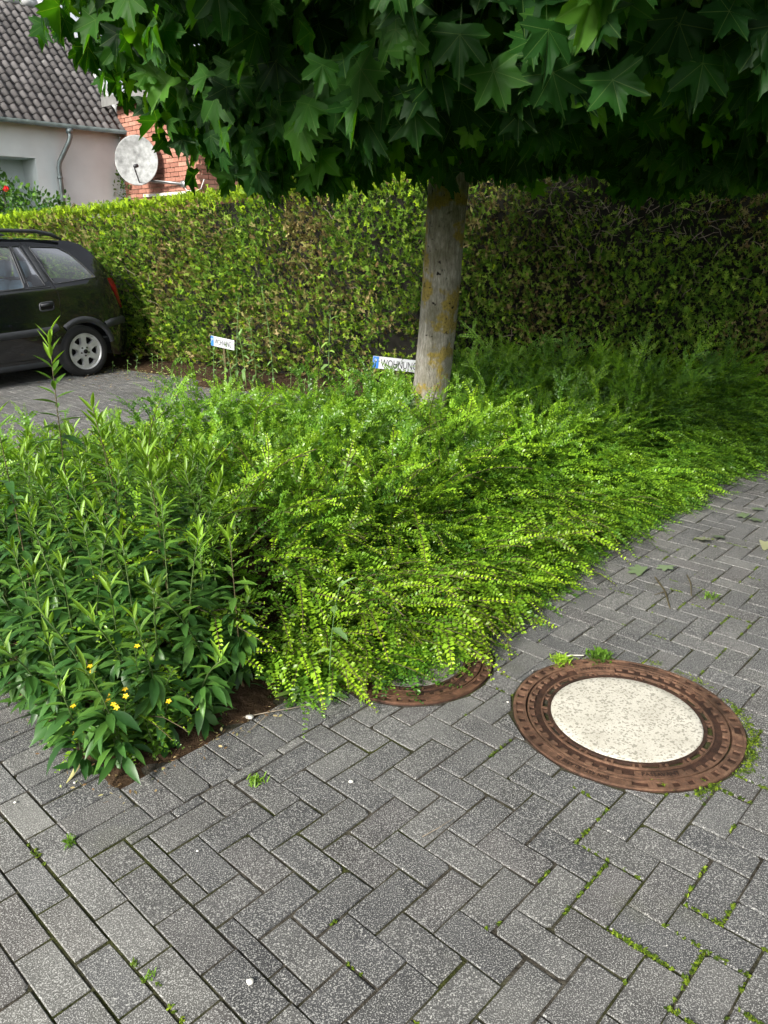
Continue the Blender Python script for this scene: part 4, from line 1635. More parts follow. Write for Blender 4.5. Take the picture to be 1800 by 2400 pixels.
def herb(name, label, cat, base, height, lean, group, meshes, step, l0, l1, stem_mat, r0=0.004, dry=0, spread=1.0, bare=0.0, low_fill=0):
    t = thing(name, label, cat, tuple(base), 0, group)
    ht = height
    pts = [np.array([lean[0] * s * s, lean[1] * s * s, ht * s]) for s in np.linspace(0, 1, 7)]
    ob('stem', MB().tube([tuple(p) for p in pts], [r0 * (1 - 0.65 * s) for s in np.linspace(0, 1, 7)], 5).mesh('stem', stem_mat, True), t)
    z = (0.05 if bare <= 0 else bare * ht) + random.uniform(0, 0.03)
    k = 0
    a = random.uniform(0, 6.28)
    while z < ht:
        s = z / ht
        c = np.array([lean[0] * s * s, lean[1] * s * s, z])
        a += 2.4 + random.uniform(-0.35, 0.35)
        el = (-0.75 + 1.25 * s ** 0.8 if s < 0.82 else 0.5 + 2.6 * (s - 0.82)) + random.uniform(-0.2, 0.2)
        d = np.array([math.cos(a) * math.cos(el), math.sin(a) * math.cos(el), math.sin(el)])
        ln = (l0 + (l1 - l0) * s) * random.uniform(0.8, 1.15) * (0.6 if s < 0.08 else 1) * spread
        if len(meshes) >= 4:
            mi = 3 if s > 0.9 else (2 if s > 0.68 else random.choice((0, 0, 1)))
        else:
            mi = random.randrange(len(meshes))
        me = meshes[mi]
        nm = 'leaf'
        if dry and s < 0.28 and random.random() < dry:
            me, nm = dl_me[0], 'withered_leaf'
            d = np.array([math.cos(a) * 0.45, math.sin(a) * 0.45, -0.9])
        up = np.array([random.uniform(-0.25, 0.25), random.uniform(-0.25, 0.25), 1.0]) if abs(d[2]) < 0.85 else np.array([-math.cos(a), -math.sin(a), 0.4])
        M3 = frames(d[None], up[None], np.array([ln]))[0]
        ob(nm, me, t, mtx=m4(M3, c))
        z += step * (1.25 - 0.75 * s) * random.uniform(0.8, 1.2)
        k += 1
    if low_fill:
        nf_ = low_fill
        zf = RNG.uniform(0.02, 0.62, nf_) * ht
        af = RNG.uniform(0, 6.28, nf_)
        el_ = RNG.normal(-0.1, 0.35, nf_)
        df = np.c_[np.cos(af) * np.cos(el_), np.sin(af) * np.cos(el_), np.sin(el_)]
        cf = np.c_[lean[0] * (zf / ht) ** 2, lean[1] * (zf / ht) ** 2, zf] + df * RNG.uniform(0, 0.05, nf_)[:, None]
        vj, tj, aj = instance_join(GL[:2], RNG.integers(0, 2, nf_), frames(df, np.c_[RNG.normal(0, 0.3, (nf_, 2)), np.ones(nf_)], RNG.uniform(0.06, 0.11, nf_)), cf)
        vj[:, 2] = np.maximum(vj[:, 2], 0.0)
        ob('inner_foliage', mesh_np('inner_foliage', vj, tj, M_GOLD, aj, smooth=True), t, kind='stuff')
    return t


def ground_at(px_, py_, z_=0.0):
    x_, y_ = (px_ - 900) / 1803, (1200 - py_) / 1803
    fw, up = math.cos(PITCH) + y_ * math.sin(PITCH), y_ * math.cos(PITCH) - math.sin(PITCH)
    t_ = (z_ - CAM_H) / up
    return np.array([x_ * t_, fw * t_])


gold_spots = [
    (-1.28, 2.95, 1.24, 'tallest goldenrod stem, its yellow tip rising in front of the car wheel'),
    (-1.40, 2.78, 1.05, 'goldenrod stem with dark leafy tip at the photo edge below the car'),
    (-1.02, 2.86, 0.98, 'goldenrod stem with slim dark top left of the driveway gap'),
    (-0.80, 2.60, 0.86, 'goldenrod stem with reddish stalk and large side leaf amid the clump'),
    (-0.52, 2.45, 0.62, 'goldenrod stem at the clump edge beside the yellow green honeysuckle shoots'),
]
n_g = 0
for x_, y_, h_, lab in gold_spots:
    herb('goldenrod', lab, 'plant', (x_, y_, 0.02), h_, (random.uniform(-0.08, 0.04), random.uniform(-0.06, 0.04)), 'goldenrod stems in the corner clump', gl_me, 0.026, 0.115, 0.08, M_REDSTEM, dry=0.2, low_fill=24)
gg = []
tries = 0
while len(gg) < 76 and tries < 8000:
    tries += 1
    a_, b_ = 0.84 + 1.0 * random.random() ** 1.35, -1.99 - 1.45 * random.random() ** 1.35
    p = ab(a_, b_)
    if p[0] > -0.44 - 0.35 * max(0, p[1] - 2.3) or p[0] < -2.0:
        continue
    if any(np.hypot(*(p - q_)) < 0.09 for q_ in gg):
        continue
    gg.append(p)
for p in gg:
    a_, b_ = to_ab(p)
    ed = min(a_ - 0.8, -1.95 - b_)
    h_ = min(0.34 + 0.85 * max(0.0, ed) + random.uniform(-0.08, 0.12), 0.76)
    o2 = np.array([0.0, 0.0])
    if ed < 0.3:
        o2 = (-U if a_ - 0.8 < -1.95 - b_ else Vv) * random.uniform(0.0, 0.08)
    lab = ('short goldenrod stem on the outer left side of the corner clump' if a_ - 0.8 < -1.95 - b_ else 'short goldenrod stem leaning over the pavers along the clump front') if ed < 0.2 else 'leafy goldenrod stem deep inside the dense corner clump'
    herb('goldenrod', lab, 'plant', (p[0], p[1], 0.02), h_,
         (o2[0] + random.gauss(0, 0.07), o2[1] + random.gauss(0, 0.06)), 'goldenrod stems in the corner clump', gl_me, 0.0205, 0.105, 0.07, M_STEM, dry=0.12, bare=0.0 if ed < 0.2 else 0.38, low_fill=52)
#PART4

# ------------------------------------------------------------------ small yellow flowered plants at the corner
fl = MB()
for k in range(5):
    a = 2 * math.pi * k / 5
    c, s = math.cos(a), math.sin(a)
    fl.add([(0, 0, 0.1), (c * 0.55 - s * 0.3, s * 0.55 + c * 0.3, 0.25), (c, s, 0.15), (c * 0.55 + s * 0.3, s * 0.55 - c * 0.3, 0.25)], [(0, 1, 2, 3)])
fl.box((0, 0, 0.12), (0.14, 0.14, 0.12))
flower_me = fl.mesh('flower', M_YELLOW)
small_leaf = lance_leaf(0.2, 0.5, 0.14, 0.3)
for (x_, y_), h_, nf, lab in ((ground_at(235, 1775), 0.20, 2, 'small yellow flowered plant at the tip of the bed corner'),
                              (ground_at(285, 1790), 0.33, 5, 'bushiest yellow flowered plant with yellowing leaves on the bed corner'),
                              (ground_at(335, 1745), 0.40, 1, 'tallest yellow flowered plant in front of the hanging withered leaves'),
                              (ground_at(370, 1775), 0.19, 2, 'low yellow flowered plant close to the pavement between goldenrods')):
    t = thing('yellow_flower_plant', lab, 'plant', (x_, y_, 0.0), 0, 'yellow flowered plants at the corner')
    for s_ in range(4):
        an = random.uniform(0, 6.28)
        ln = random.uniform(0.15, 0.4) * h_
        hh_ = h_ * (1 if s_ == 0 else random.uniform(0.55, 0.85))
        e_ = np.array([math.cos(an) * ln, math.sin(an) * ln, hh_])
        ob('stem', MB().tube([(0, 0, 0), tuple(e_ * 0.5 * np.array([1, 1, 1.1])), tuple(e_)], [0.0025, 0.002, 0.001], 4).mesh('stem', M_STEM), t)
        nl = int(hh_ / 0.006)
        f_ = (np.arange(nl) + 2) / (nl + 2)
        aa_ = np.arange(nl) * 2.4
        dd = np.c_[np.cos(aa_), np.sin(aa_), np.full(nl, 0.35)]
        vj, tj, aj = instance_join([small_leaf], np.zeros(nl, int), frames(dd, np.tile([[0, 0, 1.0]], (nl, 1)), 0.042 * (1.1 - 0.4 * f_)), e_[None] * f_[:, None])
        ob('foliage', mesh_np('foliage', vj, tj, M_GOLD, aj), t, kind='stuff')
        if s_ < nf:
            for q_ in range(2 if nf > 3 else 1):
                ob('flower', flower_me, t, mtx=Matrix.Translation(Vector(e_) + Vector((random.uniform(-.01, .01), random.uniform(-.01, .01), 0.004 + 0.02 * q_))) @ Matrix.Rotation(random.uniform(0.2, 0.7), 4, 'X') @ Matrix.Scale(0.0105, 4))

# ------------------------------------------------------------------ weeds at the hedge foot and in the bed front
for px_, Y_, h_, ln, lab in ((555, 9.0, 1.0, 0.10, 'tall pale weed with thin bare top left of the sow thistle'), (600, 8.9, 0.78, 0.12, 'wiry grey green weed right beside the half hidden sign'),
                             (640, 8.8, 1.12, 0.09, 'tallest wiry weed standing against the hedge middle'), (575, 8.75, 0.62, 0.19, 'broad leaved bright green sow thistle in front of the hedge'),
                             (770, 8.75, 0.85, 0.17, 'sow thistle with pale broad leaves between the two signs'), (500, 9.1, 0.4, 0.10, 'low ragged weed under the half hidden sign'),
                             (540, 9.0, 0.5, 0.12, 'pale weed partly covering the lettering of the half hidden sign'), (528, 8.95, 0.36, 0.15, 'broad leaved weed hiding the post of the sign near the car')):
    x_ = (px_ - 900) / 1803 * (Y_ * 0.944 + 0.45)
    herb('weed', lab, 'weed', (x_, Y_, 0.0), h_, (random.uniform(-0.1, 0.1), random.uniform(-0.1, 0)), 'weeds along the hedge foot', wl_me, 0.034 if ln < 0.15 else 0.055, ln * 1.15, ln * 0.5, M_WEED, 0.007)
for k_ in range(20):
    px_ = 270 + 25 * k_ + random.uniform(-15, 15)
    g_ = ground_at(px_, 862 + 0.12 * (px_ - 270) + random.uniform(-6, 14))
    herb('weed', 'small weed seedling on the littered strip below the hedge', 'weed', (g_[0], g_[1], 0.0), random.uniform(0.1, 0.26), (0.02, 0.0), 'weed seedlings below the hedge', wl_me, 0.03, 0.07, 0.05, M_WEED, 0.003)
herb('sow_thistle', 'single pale broad leaved weed growing through the honeysuckle front', 'weed', (-0.20, 2.46, 0.02), 0.46, (0.05, -0.05), None, wl_me, 0.085, 0.11, 0.07, M_WEED, 0.003)


def rosette(lab, p, nl, ln):
    t = thing('dandelion', lab, 'weed', (p[0], p[1], 0.004), 0, 'dandelions at the bed edge')
    for k in range(nl):
        a = 2 * math.pi * k / nl + random.uniform(-0.3, 0.3)
        d = np.array([math.cos(a), math.sin(a), random.uniform(0.15, 0.5)])
        ob('leaf', wl_me[0], t, mtx=m4(frames(d[None], np.array([[0, 0, 1.0]]), np.array([ln * random.uniform(0.8, 1.2)]))[0], (0, 0, 0.004)))


rosette('flat dandelion leaves on the pavement left of the hidden manhole', ground_at(765, 1635), 5, 0.085)
rosette('dandelion tucked under the shoots beside the bare soil', ground_at(690, 1630), 5, 0.08)

# ------------------------------------------------------------------ growth in the joints


def blades(nb_, ln, sp):
    V, T = [], []
    for k in range(nb_):
        a = random.uniform(0, 6.28)
        p = np.array([random.gauss(0, sp), random.gauss(0, sp), 0])
        d = np.array([math.cos(a), math.sin(a), random.uniform(0.4, 1.6)])
        d /= np.linalg.norm(d)
        w = np.array([-math.sin(a), math.cos(a), 0]) * ln * 0.07
        l_ = ln * random.uniform(0.5, 1.1)
        i = len(V)
        V += [p - w, p + w, p + d * l_ * 0.6 + w, p + d * l_ * 0.6 - w, p + d * l_ + np.array([0, 0, -0.2 * l_])]
        T += [(i, i + 1, i + 2), (i, i + 2, i + 3), (i + 3, i + 2, i + 4)]
    return np.array(V), np.array(T)


for px_, py_, ln, nb_, sp, lab in ((1405, 1543, 0.05, 170, 0.018, 'bright green grass tuft behind the white manhole'), (1315, 1552, 0.045, 90, 0.02, 'thin grass tuft at the far left rim of the white manhole'),
                                   (165, 1975, 0.03, 40, 0.008, 'tiny grass sprout in the joint near the photo edge'), (600, 1832, 0.03, 55, 0.013, 'mossy sprout at a paver corner below the goldenrod'),
                                   (350, 2290, 0.018, 22, 0.008, 'grass sprout in the wide kerb joint at the bottom'), (1660, 1400, 0.04, 40, 0.02, 'sparse grass sprout on the far paving beside the bed')):
    g_ = ground_at(px_, py_)
    tag(ob('grass_tuft', mesh_np('grass_tuft', *blades(nb_, ln, sp), M_GRASS), loc=(g_[0], g_[1], 0.0)), lab, 'grass', 'grass tufts in the paving')
# moss cushions along joints, mostly to the lower right and round the manhole
V, T, Rr = [], [], []
cand = []
for i in range(-10, 60):
    for j in range(-40, 40):
        k = (i - j + 3) % 4
        a_, b_ = 1.122 + 0.1 * i, -0.882 + 0.1 * j
        if k == 0:
            cand += [((a_, b_), (a_ + 0.2, b_)), ((a_, b_), (a_, b_ + 0.1))]
        if k == 3:
            cand += [((a_, b_), (a_, b_ + 0.2)), ((a_, b_), (a_ + 0.1, b_))]


def moss_blob(x_, y_, r, tall):
    n0 = len(V)
    m = random.randint(5, 9)
    for k in range(m):
        a = random.uniform(0, 6.28)
        q_ = np.array([x_ + random.gauss(0, r * 0.5), y_ + random.gauss(0, r * 0.5), -0.003 + random.uniform(0, tall)])
        s_ = random.uniform(0.003, 0.0065)
        d = np.array([math.cos(a), math.sin(a), random.uniform(-0.2, 0.8)]) * s_
        w = np.array([-math.sin(a), math.cos(a), random.uniform(-0.3, 0.3)]) * s_ * 0.5
        i = len(V)
        V.extend([q_ - d, q_ + w, q_ + d, q_ - w])
        T.extend([(i, i + 1, i + 2), (i, i + 2, i + 3)])
        rv = random.random()
        Rr.extend([rv] * 4)


for (p0, p1) in cand:
    c_ = ab((p0[0] + p1[0]) / 2, (p0[1] + p1[1]) / 2)
    if c_[1] < 0.8 or c_[1] > 4.2 or abs(c_[0]) > 0.55 * c_[1] + 0.3 or p0[0] < FIELD_A0 or p0[1] < FIELD_B0 + 0.1:
        continue
    if np.linalg.norm(c_ - MAN1) < MAN1_R + 0.02:
        continue
    amount = np.clip(0.16 + 0.42 * (c_[0] - 0.1) - 0.14 * (c_[1] - 1.6), 0.0, 0.6)
    amount *= 0.25 + 1.5 * float(vnoise(np.array(c_[0] * 2.7), np.array(c_[1] * 2.7), 41))
    L_ = math.hypot(p1[0] - p0[0], p1[1] - p0[1])
    run0, run1 = sorted((random.random(), random.random()))
    if random.random() < amount * 0.7:
        for q_ in range(int((run1 - run0) * L_ / 0.006 * min(1, amount * 1.8)) + 1):
            f_ = random.uniform(run0, run1)
            p = ab(p0[0] + (p1[0] - p0[0]) * f_, p0[1] + (p1[1] - p0[1]) * f_)
            moss_blob(p[0], p[1], 0.004, 0.006)
for k in range(230):                                         # crescent round the manhole
    a = random.uniform(-1.35, 0.25) if k < 190 else random.uniform(0.4, 2.3)
    rr_ = MAN1_R + 0.012 + abs(random.gauss(0, 0.014))
    if vnoise(np.array(a * 3.0), np.array(1.0), 44) > 0.42:
        moss_blob(MAN1[0] + rr_ * math.cos(a), MAN1[1] + rr_ * math.sin(a), 0.012, 0.012)
for px_, py_, L_ in ((1535, 2275, 0.09), (1590, 2310, 0.05), (1450, 2040, 0.03), (1400, 2075, 0.03), (1665, 2095, 0.03), (1630, 2165, 0.04), (1610, 2185, 0.03), (1360, 1975, 0.02), (1365, 1980, 0.02),
                     (1655, 2270, 0.03), (1625, 2350, 0.05), (1790, 2360, 0.04), (1740, 1760, 0.05), (1750, 1720, 0.04), (1640, 1850, 0.05), (1600, 1855, 0.05), (1680, 1830, 0.04)):
    g_ = ground_at(px_, py_)
    ga, gb = to_ab(g_)
    p0, p1 = min(cand, key=lambda c_: abs((c_[0][0] + c_[1][0]) / 2 - ga) + abs((c_[0][1] + c_[1][1]) / 2 - gb))
    for q_ in range(int(L_ * 300)):
        f_ = min(1, max(0, random.gauss(0.5, 0.28)))
        p = ab(p0[0] + (p1[0] - p0[0]) * f_, p0[1] + (p1[1] - p0[1]) * f_)
        moss_blob(p[0], p[1], 0.005, 0.009)
# wide mossy gap beside the pale course
for q_ in range(40):
    b_ = random.uniform(-1.9, -0.9)
    if vnoise(np.array(b_ * 7), np.array(0.5), 47) < 0.4:
        continue
    p = ab(0.580 + random.gauss(0, 0.006), b_)
    moss_blob(p[0], p[1], 0.006, 0.006)
mo = ob('joint_moss', mesh_np('joint_moss', np.array(V), np.array(T), M_LIME, {'rnd': np.array(Rr)}))
tag(mo, 'lime green moss and seedlings growing in the paving joints', 'moss', kind='stuff')

# ------------------------------------------------------------------ things lying on the ground
fallen = [(1500, 1345), (1640, 1270), (1690, 1265), (1745, 1215), (1790, 1285), (1560, 1335), (1765, 1222), (1775, 1200)]
flat_leaf = [mesh_np('fallen_leaf', v_ * np.array([1, 1, 0.25]), t_, M_FALLEN, None, u_) for v_, t_, u_ in (maple_leaf(MAPLE_HALF, 0.1, 0.1, True), maple_leaf(MAPLE_HALF, 0.3, 0.3, True))]
for i, (px_, py_) in enumerate(fallen):
    g_ = ground_at(px_, py_)
    o = ob('fallen_leaf', flat_leaf[i % 2], mtx=Matrix.Translation((g_[0], g_[1], 0.018)) @ Matrix.Rotation(random.uniform(0, 6.28), 4, 'Z') @ Matrix.Rotation(random.uniform(-0.25, 0.25), 4, 'X') @ Matrix.Scale(random.uniform(0.05, 0.075), 4))
    tag(o, 'pale green maple leaf fallen on the far paving beside the bed', 'leaf', 'fallen maple leaves')
for px_, py_, px2, py2, r_, lab, m_ in ((1535, 1355, 1570, 1430, 0.004, 'forked dark twig lying on the paving near the bed', M_REDSTEM), (540, 1690, 740, 1655, 0.0022, 'longest dry stalk on the soil in front of the goldenrod', M_TWIG),
                                        (580, 1720, 700, 1640, 0.002, 'short dry stalk crossing the longest one', M_TWIG), (1320, 1543, 1368, 1540, 0.003, 'white dry stalk against the far rim of the white manhole', simple('bleached stalk', (0.6, 0.57, 0.5), 0.8)),
                                        (990, 1965, 1060, 1925, 0.0015, 'thin pale straw on the pavers left of the manhole', M_TWIG), (1610, 1350, 1620, 1400, 0.003, 'small dark stick alone on the far paving', M_REDSTEM)):
    p, q_ = ground_at(px_, py_), ground_at(px2, py2)
    m = (p + q_) / 2 + np.array([random.uniform(-0.02, 0.02), random.uniform(-0.02, 0.02)])
    tb = MB().tube([(p[0] - p[0], 0, 0), (m[0] - p[0], m[1] - p[1], 0.006), (q_[0] - p[0], q_[1] - p[1], 0.002)], [r_, r_, r_ * 0.6], 5)
    if 'forked' in lab:
        tb.tube([(m[0] - p[0], m[1] - p[1], 0.006), (m[0] - p[0] - 0.06, m[1] - p[1] - 0.03, 0.004)], [r_ * 0.7, r_ * 0.4], 5)
    tag(ob('dry_stalk', tb.mesh('dry_stalk', m_), loc=(p[0], p[1], 0.006)), lab, 'twig', 'stalks and twigs on the ground')
M_PEB = simple('white pebble', (0.7, 0.68, 0.62), 0.7)
for i, (px_, py_, s_, lab) in enumerate(((823, 1835, 0.008, 'white pebble on the pavers below the honeysuckle'), (175, 1837, 0.005, 'small white pebble near the goldenrod corner'), (587, 2305, 0.010, 'chalky white chip at the bottom of the photo'),
                                         (36, 1883, 0.005, 'tiny pale pebble close to the photo edge'), (1190, 1648, 0.005, 'small white pebble touching the left rim of the white manhole'), (586, 1685, 0.016, 'white stone on the soil beside the withered leaf'), (463, 1997, 0.004, 'white speck of stone in a paver joint'))):
    g_ = ground_at(px_, py_)
    pm = MB().lathe([(0.02, -0.5), (0.7, -0.3), (1.0, 0.05), (0.65, 0.45), (0.02, 0.6)], 7)
    pm.V = [(x_ * s_ * random.uniform(0.8, 1.2), y_ * s_ * random.uniform(0.7, 1.1), z_ * s_ * 0.8) for x_, y_, z_ in pm.V]
    tag(ob('pebble', pm.mesh('pebble', M_PEB, True), loc=(g_[0], g_[1], s_ * 0.3 + 0.003)), lab, 'pebble', 'white pebbles')
# litter: dry bits under the hedge, on the driveway and along the bed edge
n = 5200
t_ = RNG.uniform(3.0, 12.5, n)
hx, hy, nx, ny = hedge_at(t_)
o_ = 0.05 + np.abs(RNG.normal(0, 0.55, n))
P1 = np.c_[hx + nx * o_, hy + ny * o_, np.full(n, 0.014)]
m_ = 1100
a_ = RNG.uniform(0.8, 7, m_)
P2 = np.c_[(a_[:, None] * U + (BED_F + 0.02 + RNG.normal(0, 0.05, m_))[:, None] * Vv), np.full(m_, 0.012)]
b_ = RNG.uniform(-5.6, -1.9, 300)
P3 = np.c_[((BED_A - 0.02 + RNG.normal(0, 0.05, 300))[:, None] * U + b_[:, None] * Vv), np.full(300, 0.012)]
a_ = RNG.uniform(1.5, 6, 700)
P4 = np.c_[(a_[:, None] * U + (BED_B - 0.05 - np.abs(RNG.normal(0, 0.7, 700)))[:, None] * Vv), np.full(700, 0.010)]
P = np.concatenate([P1, P2, P3, P4])
n = len(P)
az = RNG.uniform(0, 6.28, n)
lit_p = [(x_[0] * np.array([1, 1, 0.3]), x_[1], {}) for x_ in (lance_leaf(0.3, 0.5, 0.22, 0), lance_leaf(0.1, 0.2, 0.05, 0))]
Ml_ = frames(np.c_[np.cos(az), np.sin(az), RNG.normal(0, 0.12, n)], np.c_[RNG.normal(0, 0.3, (n, 2)), np.ones(n)], RNG.uniform(0.02, 0.05, n) * np.where(P[:, 1] < 5.5, 0.4, 1.0))
V, T, At = instance_join(lit_p, RNG.integers(0, 2, n), Ml_, P)
V[:, 2] = np.maximum(V[:, 2], 0.005)
tag(ob('leaf_litter', mesh_np('leaf_litter', V, T, M_DRY, At)), 'dry leaf litter scattered below the hedge and along the bed', 'litter', kind='stuff')

# ------------------------------------------------------------------ parking signs shaped like number plates
M_PLATE = simple('white plate', (0.50, 0.52, 0.55), 0.5, var=0.12, scale=18)
M_BLUE = simple('blue plate end', (0.03, 0.16, 0.55), 0.4)
M_INK = simple('black lettering', (0.01, 0.01, 0.012), 0.5)


def sign(lab, c, w, h, yaw, roll):
    t = thing('parking_sign', lab, 'sign', (c[0], c[1], 0.0), yaw, 'parking signs at the hedge')
    Mr = Matrix.Translation((0, 0, c[2])) @ Matrix.Rotation(roll, 4, 'Y')
    ob('post', MB().box((0, 0.022, (c[2] - 0.02) / 2), (0.018, 0.012, (c[2] - 0.02) / 2)).mesh('post', M_REDSTEM), t)
    pl = ob('plate', MB().box((0, 0, 0), (w / 2, 0.004, h / 2)).mesh('plate', M_PLATE), t, mtx=Mr)
    bw_ = w * 0.115
    ob('blue_field', MB().box((-w / 2 + bw_ / 2 + 0.002, -0.006, 0), (bw_ / 2, 0.0015, h / 2 - 0.003)).mesh('blue_field', M_BLUE), pl)

    def letters(nm, txt, size, x0, sx, mat, dy, z0):
        me = text_mesh(txt, size, 0.0006)
        me.materials.clear()
        me.materials.append(mat)
        me.transform(Matrix.Translation((x0, dy, z0)) @ Matrix.Rotation(math.pi / 2, 4, 'X') @ Matrix.Diagonal((sx, 1, 1, 1)))
        ob(nm, me, pl)
    letters('lettering', 'WOHNUNG', h * 0.88, bw_ * 0.5 - 0.012, 0.60 * w / 0.5, M_INK, -0.0056, -h * 0.31)
    letters('letter', 'P', h * 0.5, -w / 2 + bw_ / 2, 0.9, M_PLATE, -0.0088, -h * 0.05)
    return t


sign('white parking sign with blue end reading WOHNUNG beside the tree trunk', SIGN2, 0.52, 0.125, R(-8), R(5))
sign('small white parking sign with blue end half hidden by weeds near the car', SIGN1, 0.42, 0.118, R(-38), R(4))

# ------------------------------------------------------------------ garden behind the hedge


def leaf_cloud(n, c, r, size, proto):
    d = RNG.normal(0, 1, (n, 3))
    d /= np.linalg.norm(d, axis=1, keepdims=True)
    q_ = d * (RNG.random(n) ** 0.4)[:, None] * np.array(r)
    q_ *= (0.8 + 0.4 * vnoise(d[:, 0] * 3 + 5, d[:, 2] * 3 + d[:, 1] * 2, 61))[:, None]
    ax_ = d + RNG.normal(0, 0.6, (n, 3))
    M_ = frames(ax_, RNG.normal(0, 1, (n, 3)) + np.array([0, 0, 0.8]), RNG.uniform(0.7, 1.2, n) * size)
    return instance_join([proto], np.zeros(n, int), M_, q_ + np.array(c))


for lab, c, r, n, sz in (('round leafy garden shrub behind the hedge below the white wall', (-5.75, 13.6, 1.55), (0.95, 0.7, 0.95), 2600, 0.085),
                         ('low pale garden shrub behind the hedge at the photo edge', (-6.9, 13.6, 1.5), (0.6, 0.6, 0.85), 1500, 0.08)):
    t = thing('garden_shrub', lab, 'shrub', (c[0], c[1], 0), 0, 'shrubs in the garden')
    V, T, At = leaf_cloud(n, (0, 0, c[2]), r, sz, (GL[0][0] * np.array([1, 2.2, 1]), GL[0][1], {}))
    ob('foliage', mesh_np('foliage', V, T, M_SHRUB, At), t, kind='stuff')
    for k in range(5):
        ob('stem', MB().tube([(0.1 * k - 0.2, 0, 0), (0.2 * k - 0.4, 0.05, c[2])], [0.015, 0.008], 5).mesh('stem', M_TWIG), t)
rb = thing('rose_bush', 'rose bush with red flowers in front of the white porch', 'shrub', (-6.55, 14.3, 0))
V, T, At = leaf_cloud(700, (0, 0, 1.95), (0.35, 0.3, 0.85), 0.08, (GL[0][0] * np.array([1, 2.2, 1]), GL[0][1], {}))
ob('foliage', mesh_np('foliage', V, T, M_SHRUB, At), rb, kind='stuff')
ob('stem', MB().tube([(0, 0, 0), (0.05, 0, 1.2), (0, 0, 2.4)], [0.018, 0.014, 0.006], 5).mesh('stem', M_TWIG), rb)
ros = MB()
for k in range(9):
    a, el = k * 2.4, 0.2 + 0.13 * k
    c, s = math.cos(a), math.sin(a)
    ros.add([(c * .3, s * .3, -.2), (c * .9 - s * .6, s * .9 + c * .6, .3 * el), (c * 1.0, s * 1.0, el), (c * .9 + s * .6, s * .9 - c * .6, .3 * el)], [(0, 1, 2, 3)])
rose_me = ros.mesh('flower', M_RED)
for dx_, dz_ in ((0.2, 2.42), (-0.3, 2.9)):
    ob('flower', rose_me, rb, mtx=Matrix.Translation((dx_, -0.3, dz_)) @ Matrix.Rotation(1.0, 4, 'X') @ Matrix.Scale(0.05, 4))
cl = thing('wall_climber', 'sparse dark climbing plant at the corner of the white wall', 'plant', tuple(H3(-0.1, 0.1, 0)))
V, T, At = leaf_cloud(160, (0, 0, 2.45), (0.22, 0.1, 0.5), 0.075, (GL[0][0] * np.array([1, 2, 1]), GL[0][1], {}))
ob('foliage', mesh_np('foliage', V, T, M_SHRUB, At), cl, kind='stuff')
ob('stem', MB().tube([(0, 0, 0), (0.05, 0.02, 1.5), (-0.02, 0.0, 2.9)], [0.012, 0.009, 0.003], 5).mesh('stem', M_TWIG), cl)

# ------------------------------------------------------------------ parked car
PHI = R(38)
CE = Vector((math.sin(PHI), math.cos(PHI), 0))          # towards the car's rear
CN = Vector((math.cos(PHI), -math.sin(PHI), 0))         # its left side, towards the camera
HUB = Vector((-3.757, 9.554, 0)) + CE * 0.13
car = thing('parked_car', 'black family car with roof rails parked with its rear to the hedge', 'car', tuple(HUB - CN * 0.87))
CAR_ROT = Matrix((CE, CN, Vector((0, 0, 1)))).transposed().to_4x4()     # local: x rearwards, y to the left side, z up
car.rotation_euler = (0, 0, 0)
HW = 0.868


def cpart(name, mb, mat, parent=None, smooth=True):
    mb.V = [tuple(CAR_ROT @ Vector(v)) for v in mb.V]
    return ob(name, mb.mesh(name, mat, smooth), parent or car)


M_PAINT, nt, bs = new_mat('black car paint')
bs.inputs['Base Color'].default_value = (0.006, 0.007, 0.009, 1)
bs.inputs['Roughness'].default_value = 0.12
bs.inputs['Coat Weight'].default_value = 1.0
bs.inputs['Coat Roughness'].default_value = 0.02
M_TRIM = simple('grey black plastic trim', (0.035, 0.038, 0.044), 0.55, var=0.15, scale=20)
M_GLASS = glass_mat('car glass', (0.72, 0.80, 0.82), 0.04)
M_TYRE = simple('tyre rubber', (0.016, 0.016, 0.017), 0.8, var=0.2, scale=30)
M_ALLOY = simple('silver alloy', (0.62, 0.63, 0.64), 0.35, 0.35, var=0.12, scale=14)
M_LAMP = simple('red lamp glass', (0.20, 0.005, 0.008), 0.15)
M_SEAT = simple('blue grey seat cloth', (0.16, 0.22, 0.28), 0.9, var=0.15)
M_CARIN = simple('dark car interior', (0.03, 0.032, 0.036), 0.85)

prof = [(0.62, 0.20), (0.72, 0.30), (0.735, 0.46), (0.70, 0.60), (0.665, 0.72), (0.62, 0.89), (0.55, 1.12), (0.455, 1.32), (0.35, 1.47), (0.24, 1.565), (0.12, 1.60), (-0.3, 1.615), (-0.9, 1.62), (-1.4, 1.60),
        (-1.75, 1.52), (-2.15, 1.28), (-2.55, 1.06), (-2.95, 0.97), (-3.3, 0.86), (-3.5, 0.72), (-3.58, 0.5), (-3.55, 0.28), (-3.4, 0.2)]


def side_y(s, z):
    """half width of the body at (s, z)"""
    y = HW - 0.035 * (max(0, 0.62 - z) / 0.42) ** 2 - 0.02 * (max(0, z - 0.72) / 0.33)
    if z > 1.04:
        y -= 0.27 * ((z - 1.04) / 0.58) ** 1.25
    if s > 0.28:
        y -= 0.20 * ((s - 0.28) / 0.45) ** 2.2
    if s < -2.7:
        y -= 0.30 * ((-2.7 - s) / 0.9) ** 2
    return y


def in_poly(p, poly):
    x, y = p
    c = False
    n = len(poly)
    for i in range(n):
        x1, y1 = poly[i]
        x2, y2 = poly[(i + 1) % n]
        if (y1 > y) != (y2 > y) and x < (x2 - x1) * (y - y1) / (y2 - y1) + x1:
            c = not c
    return c


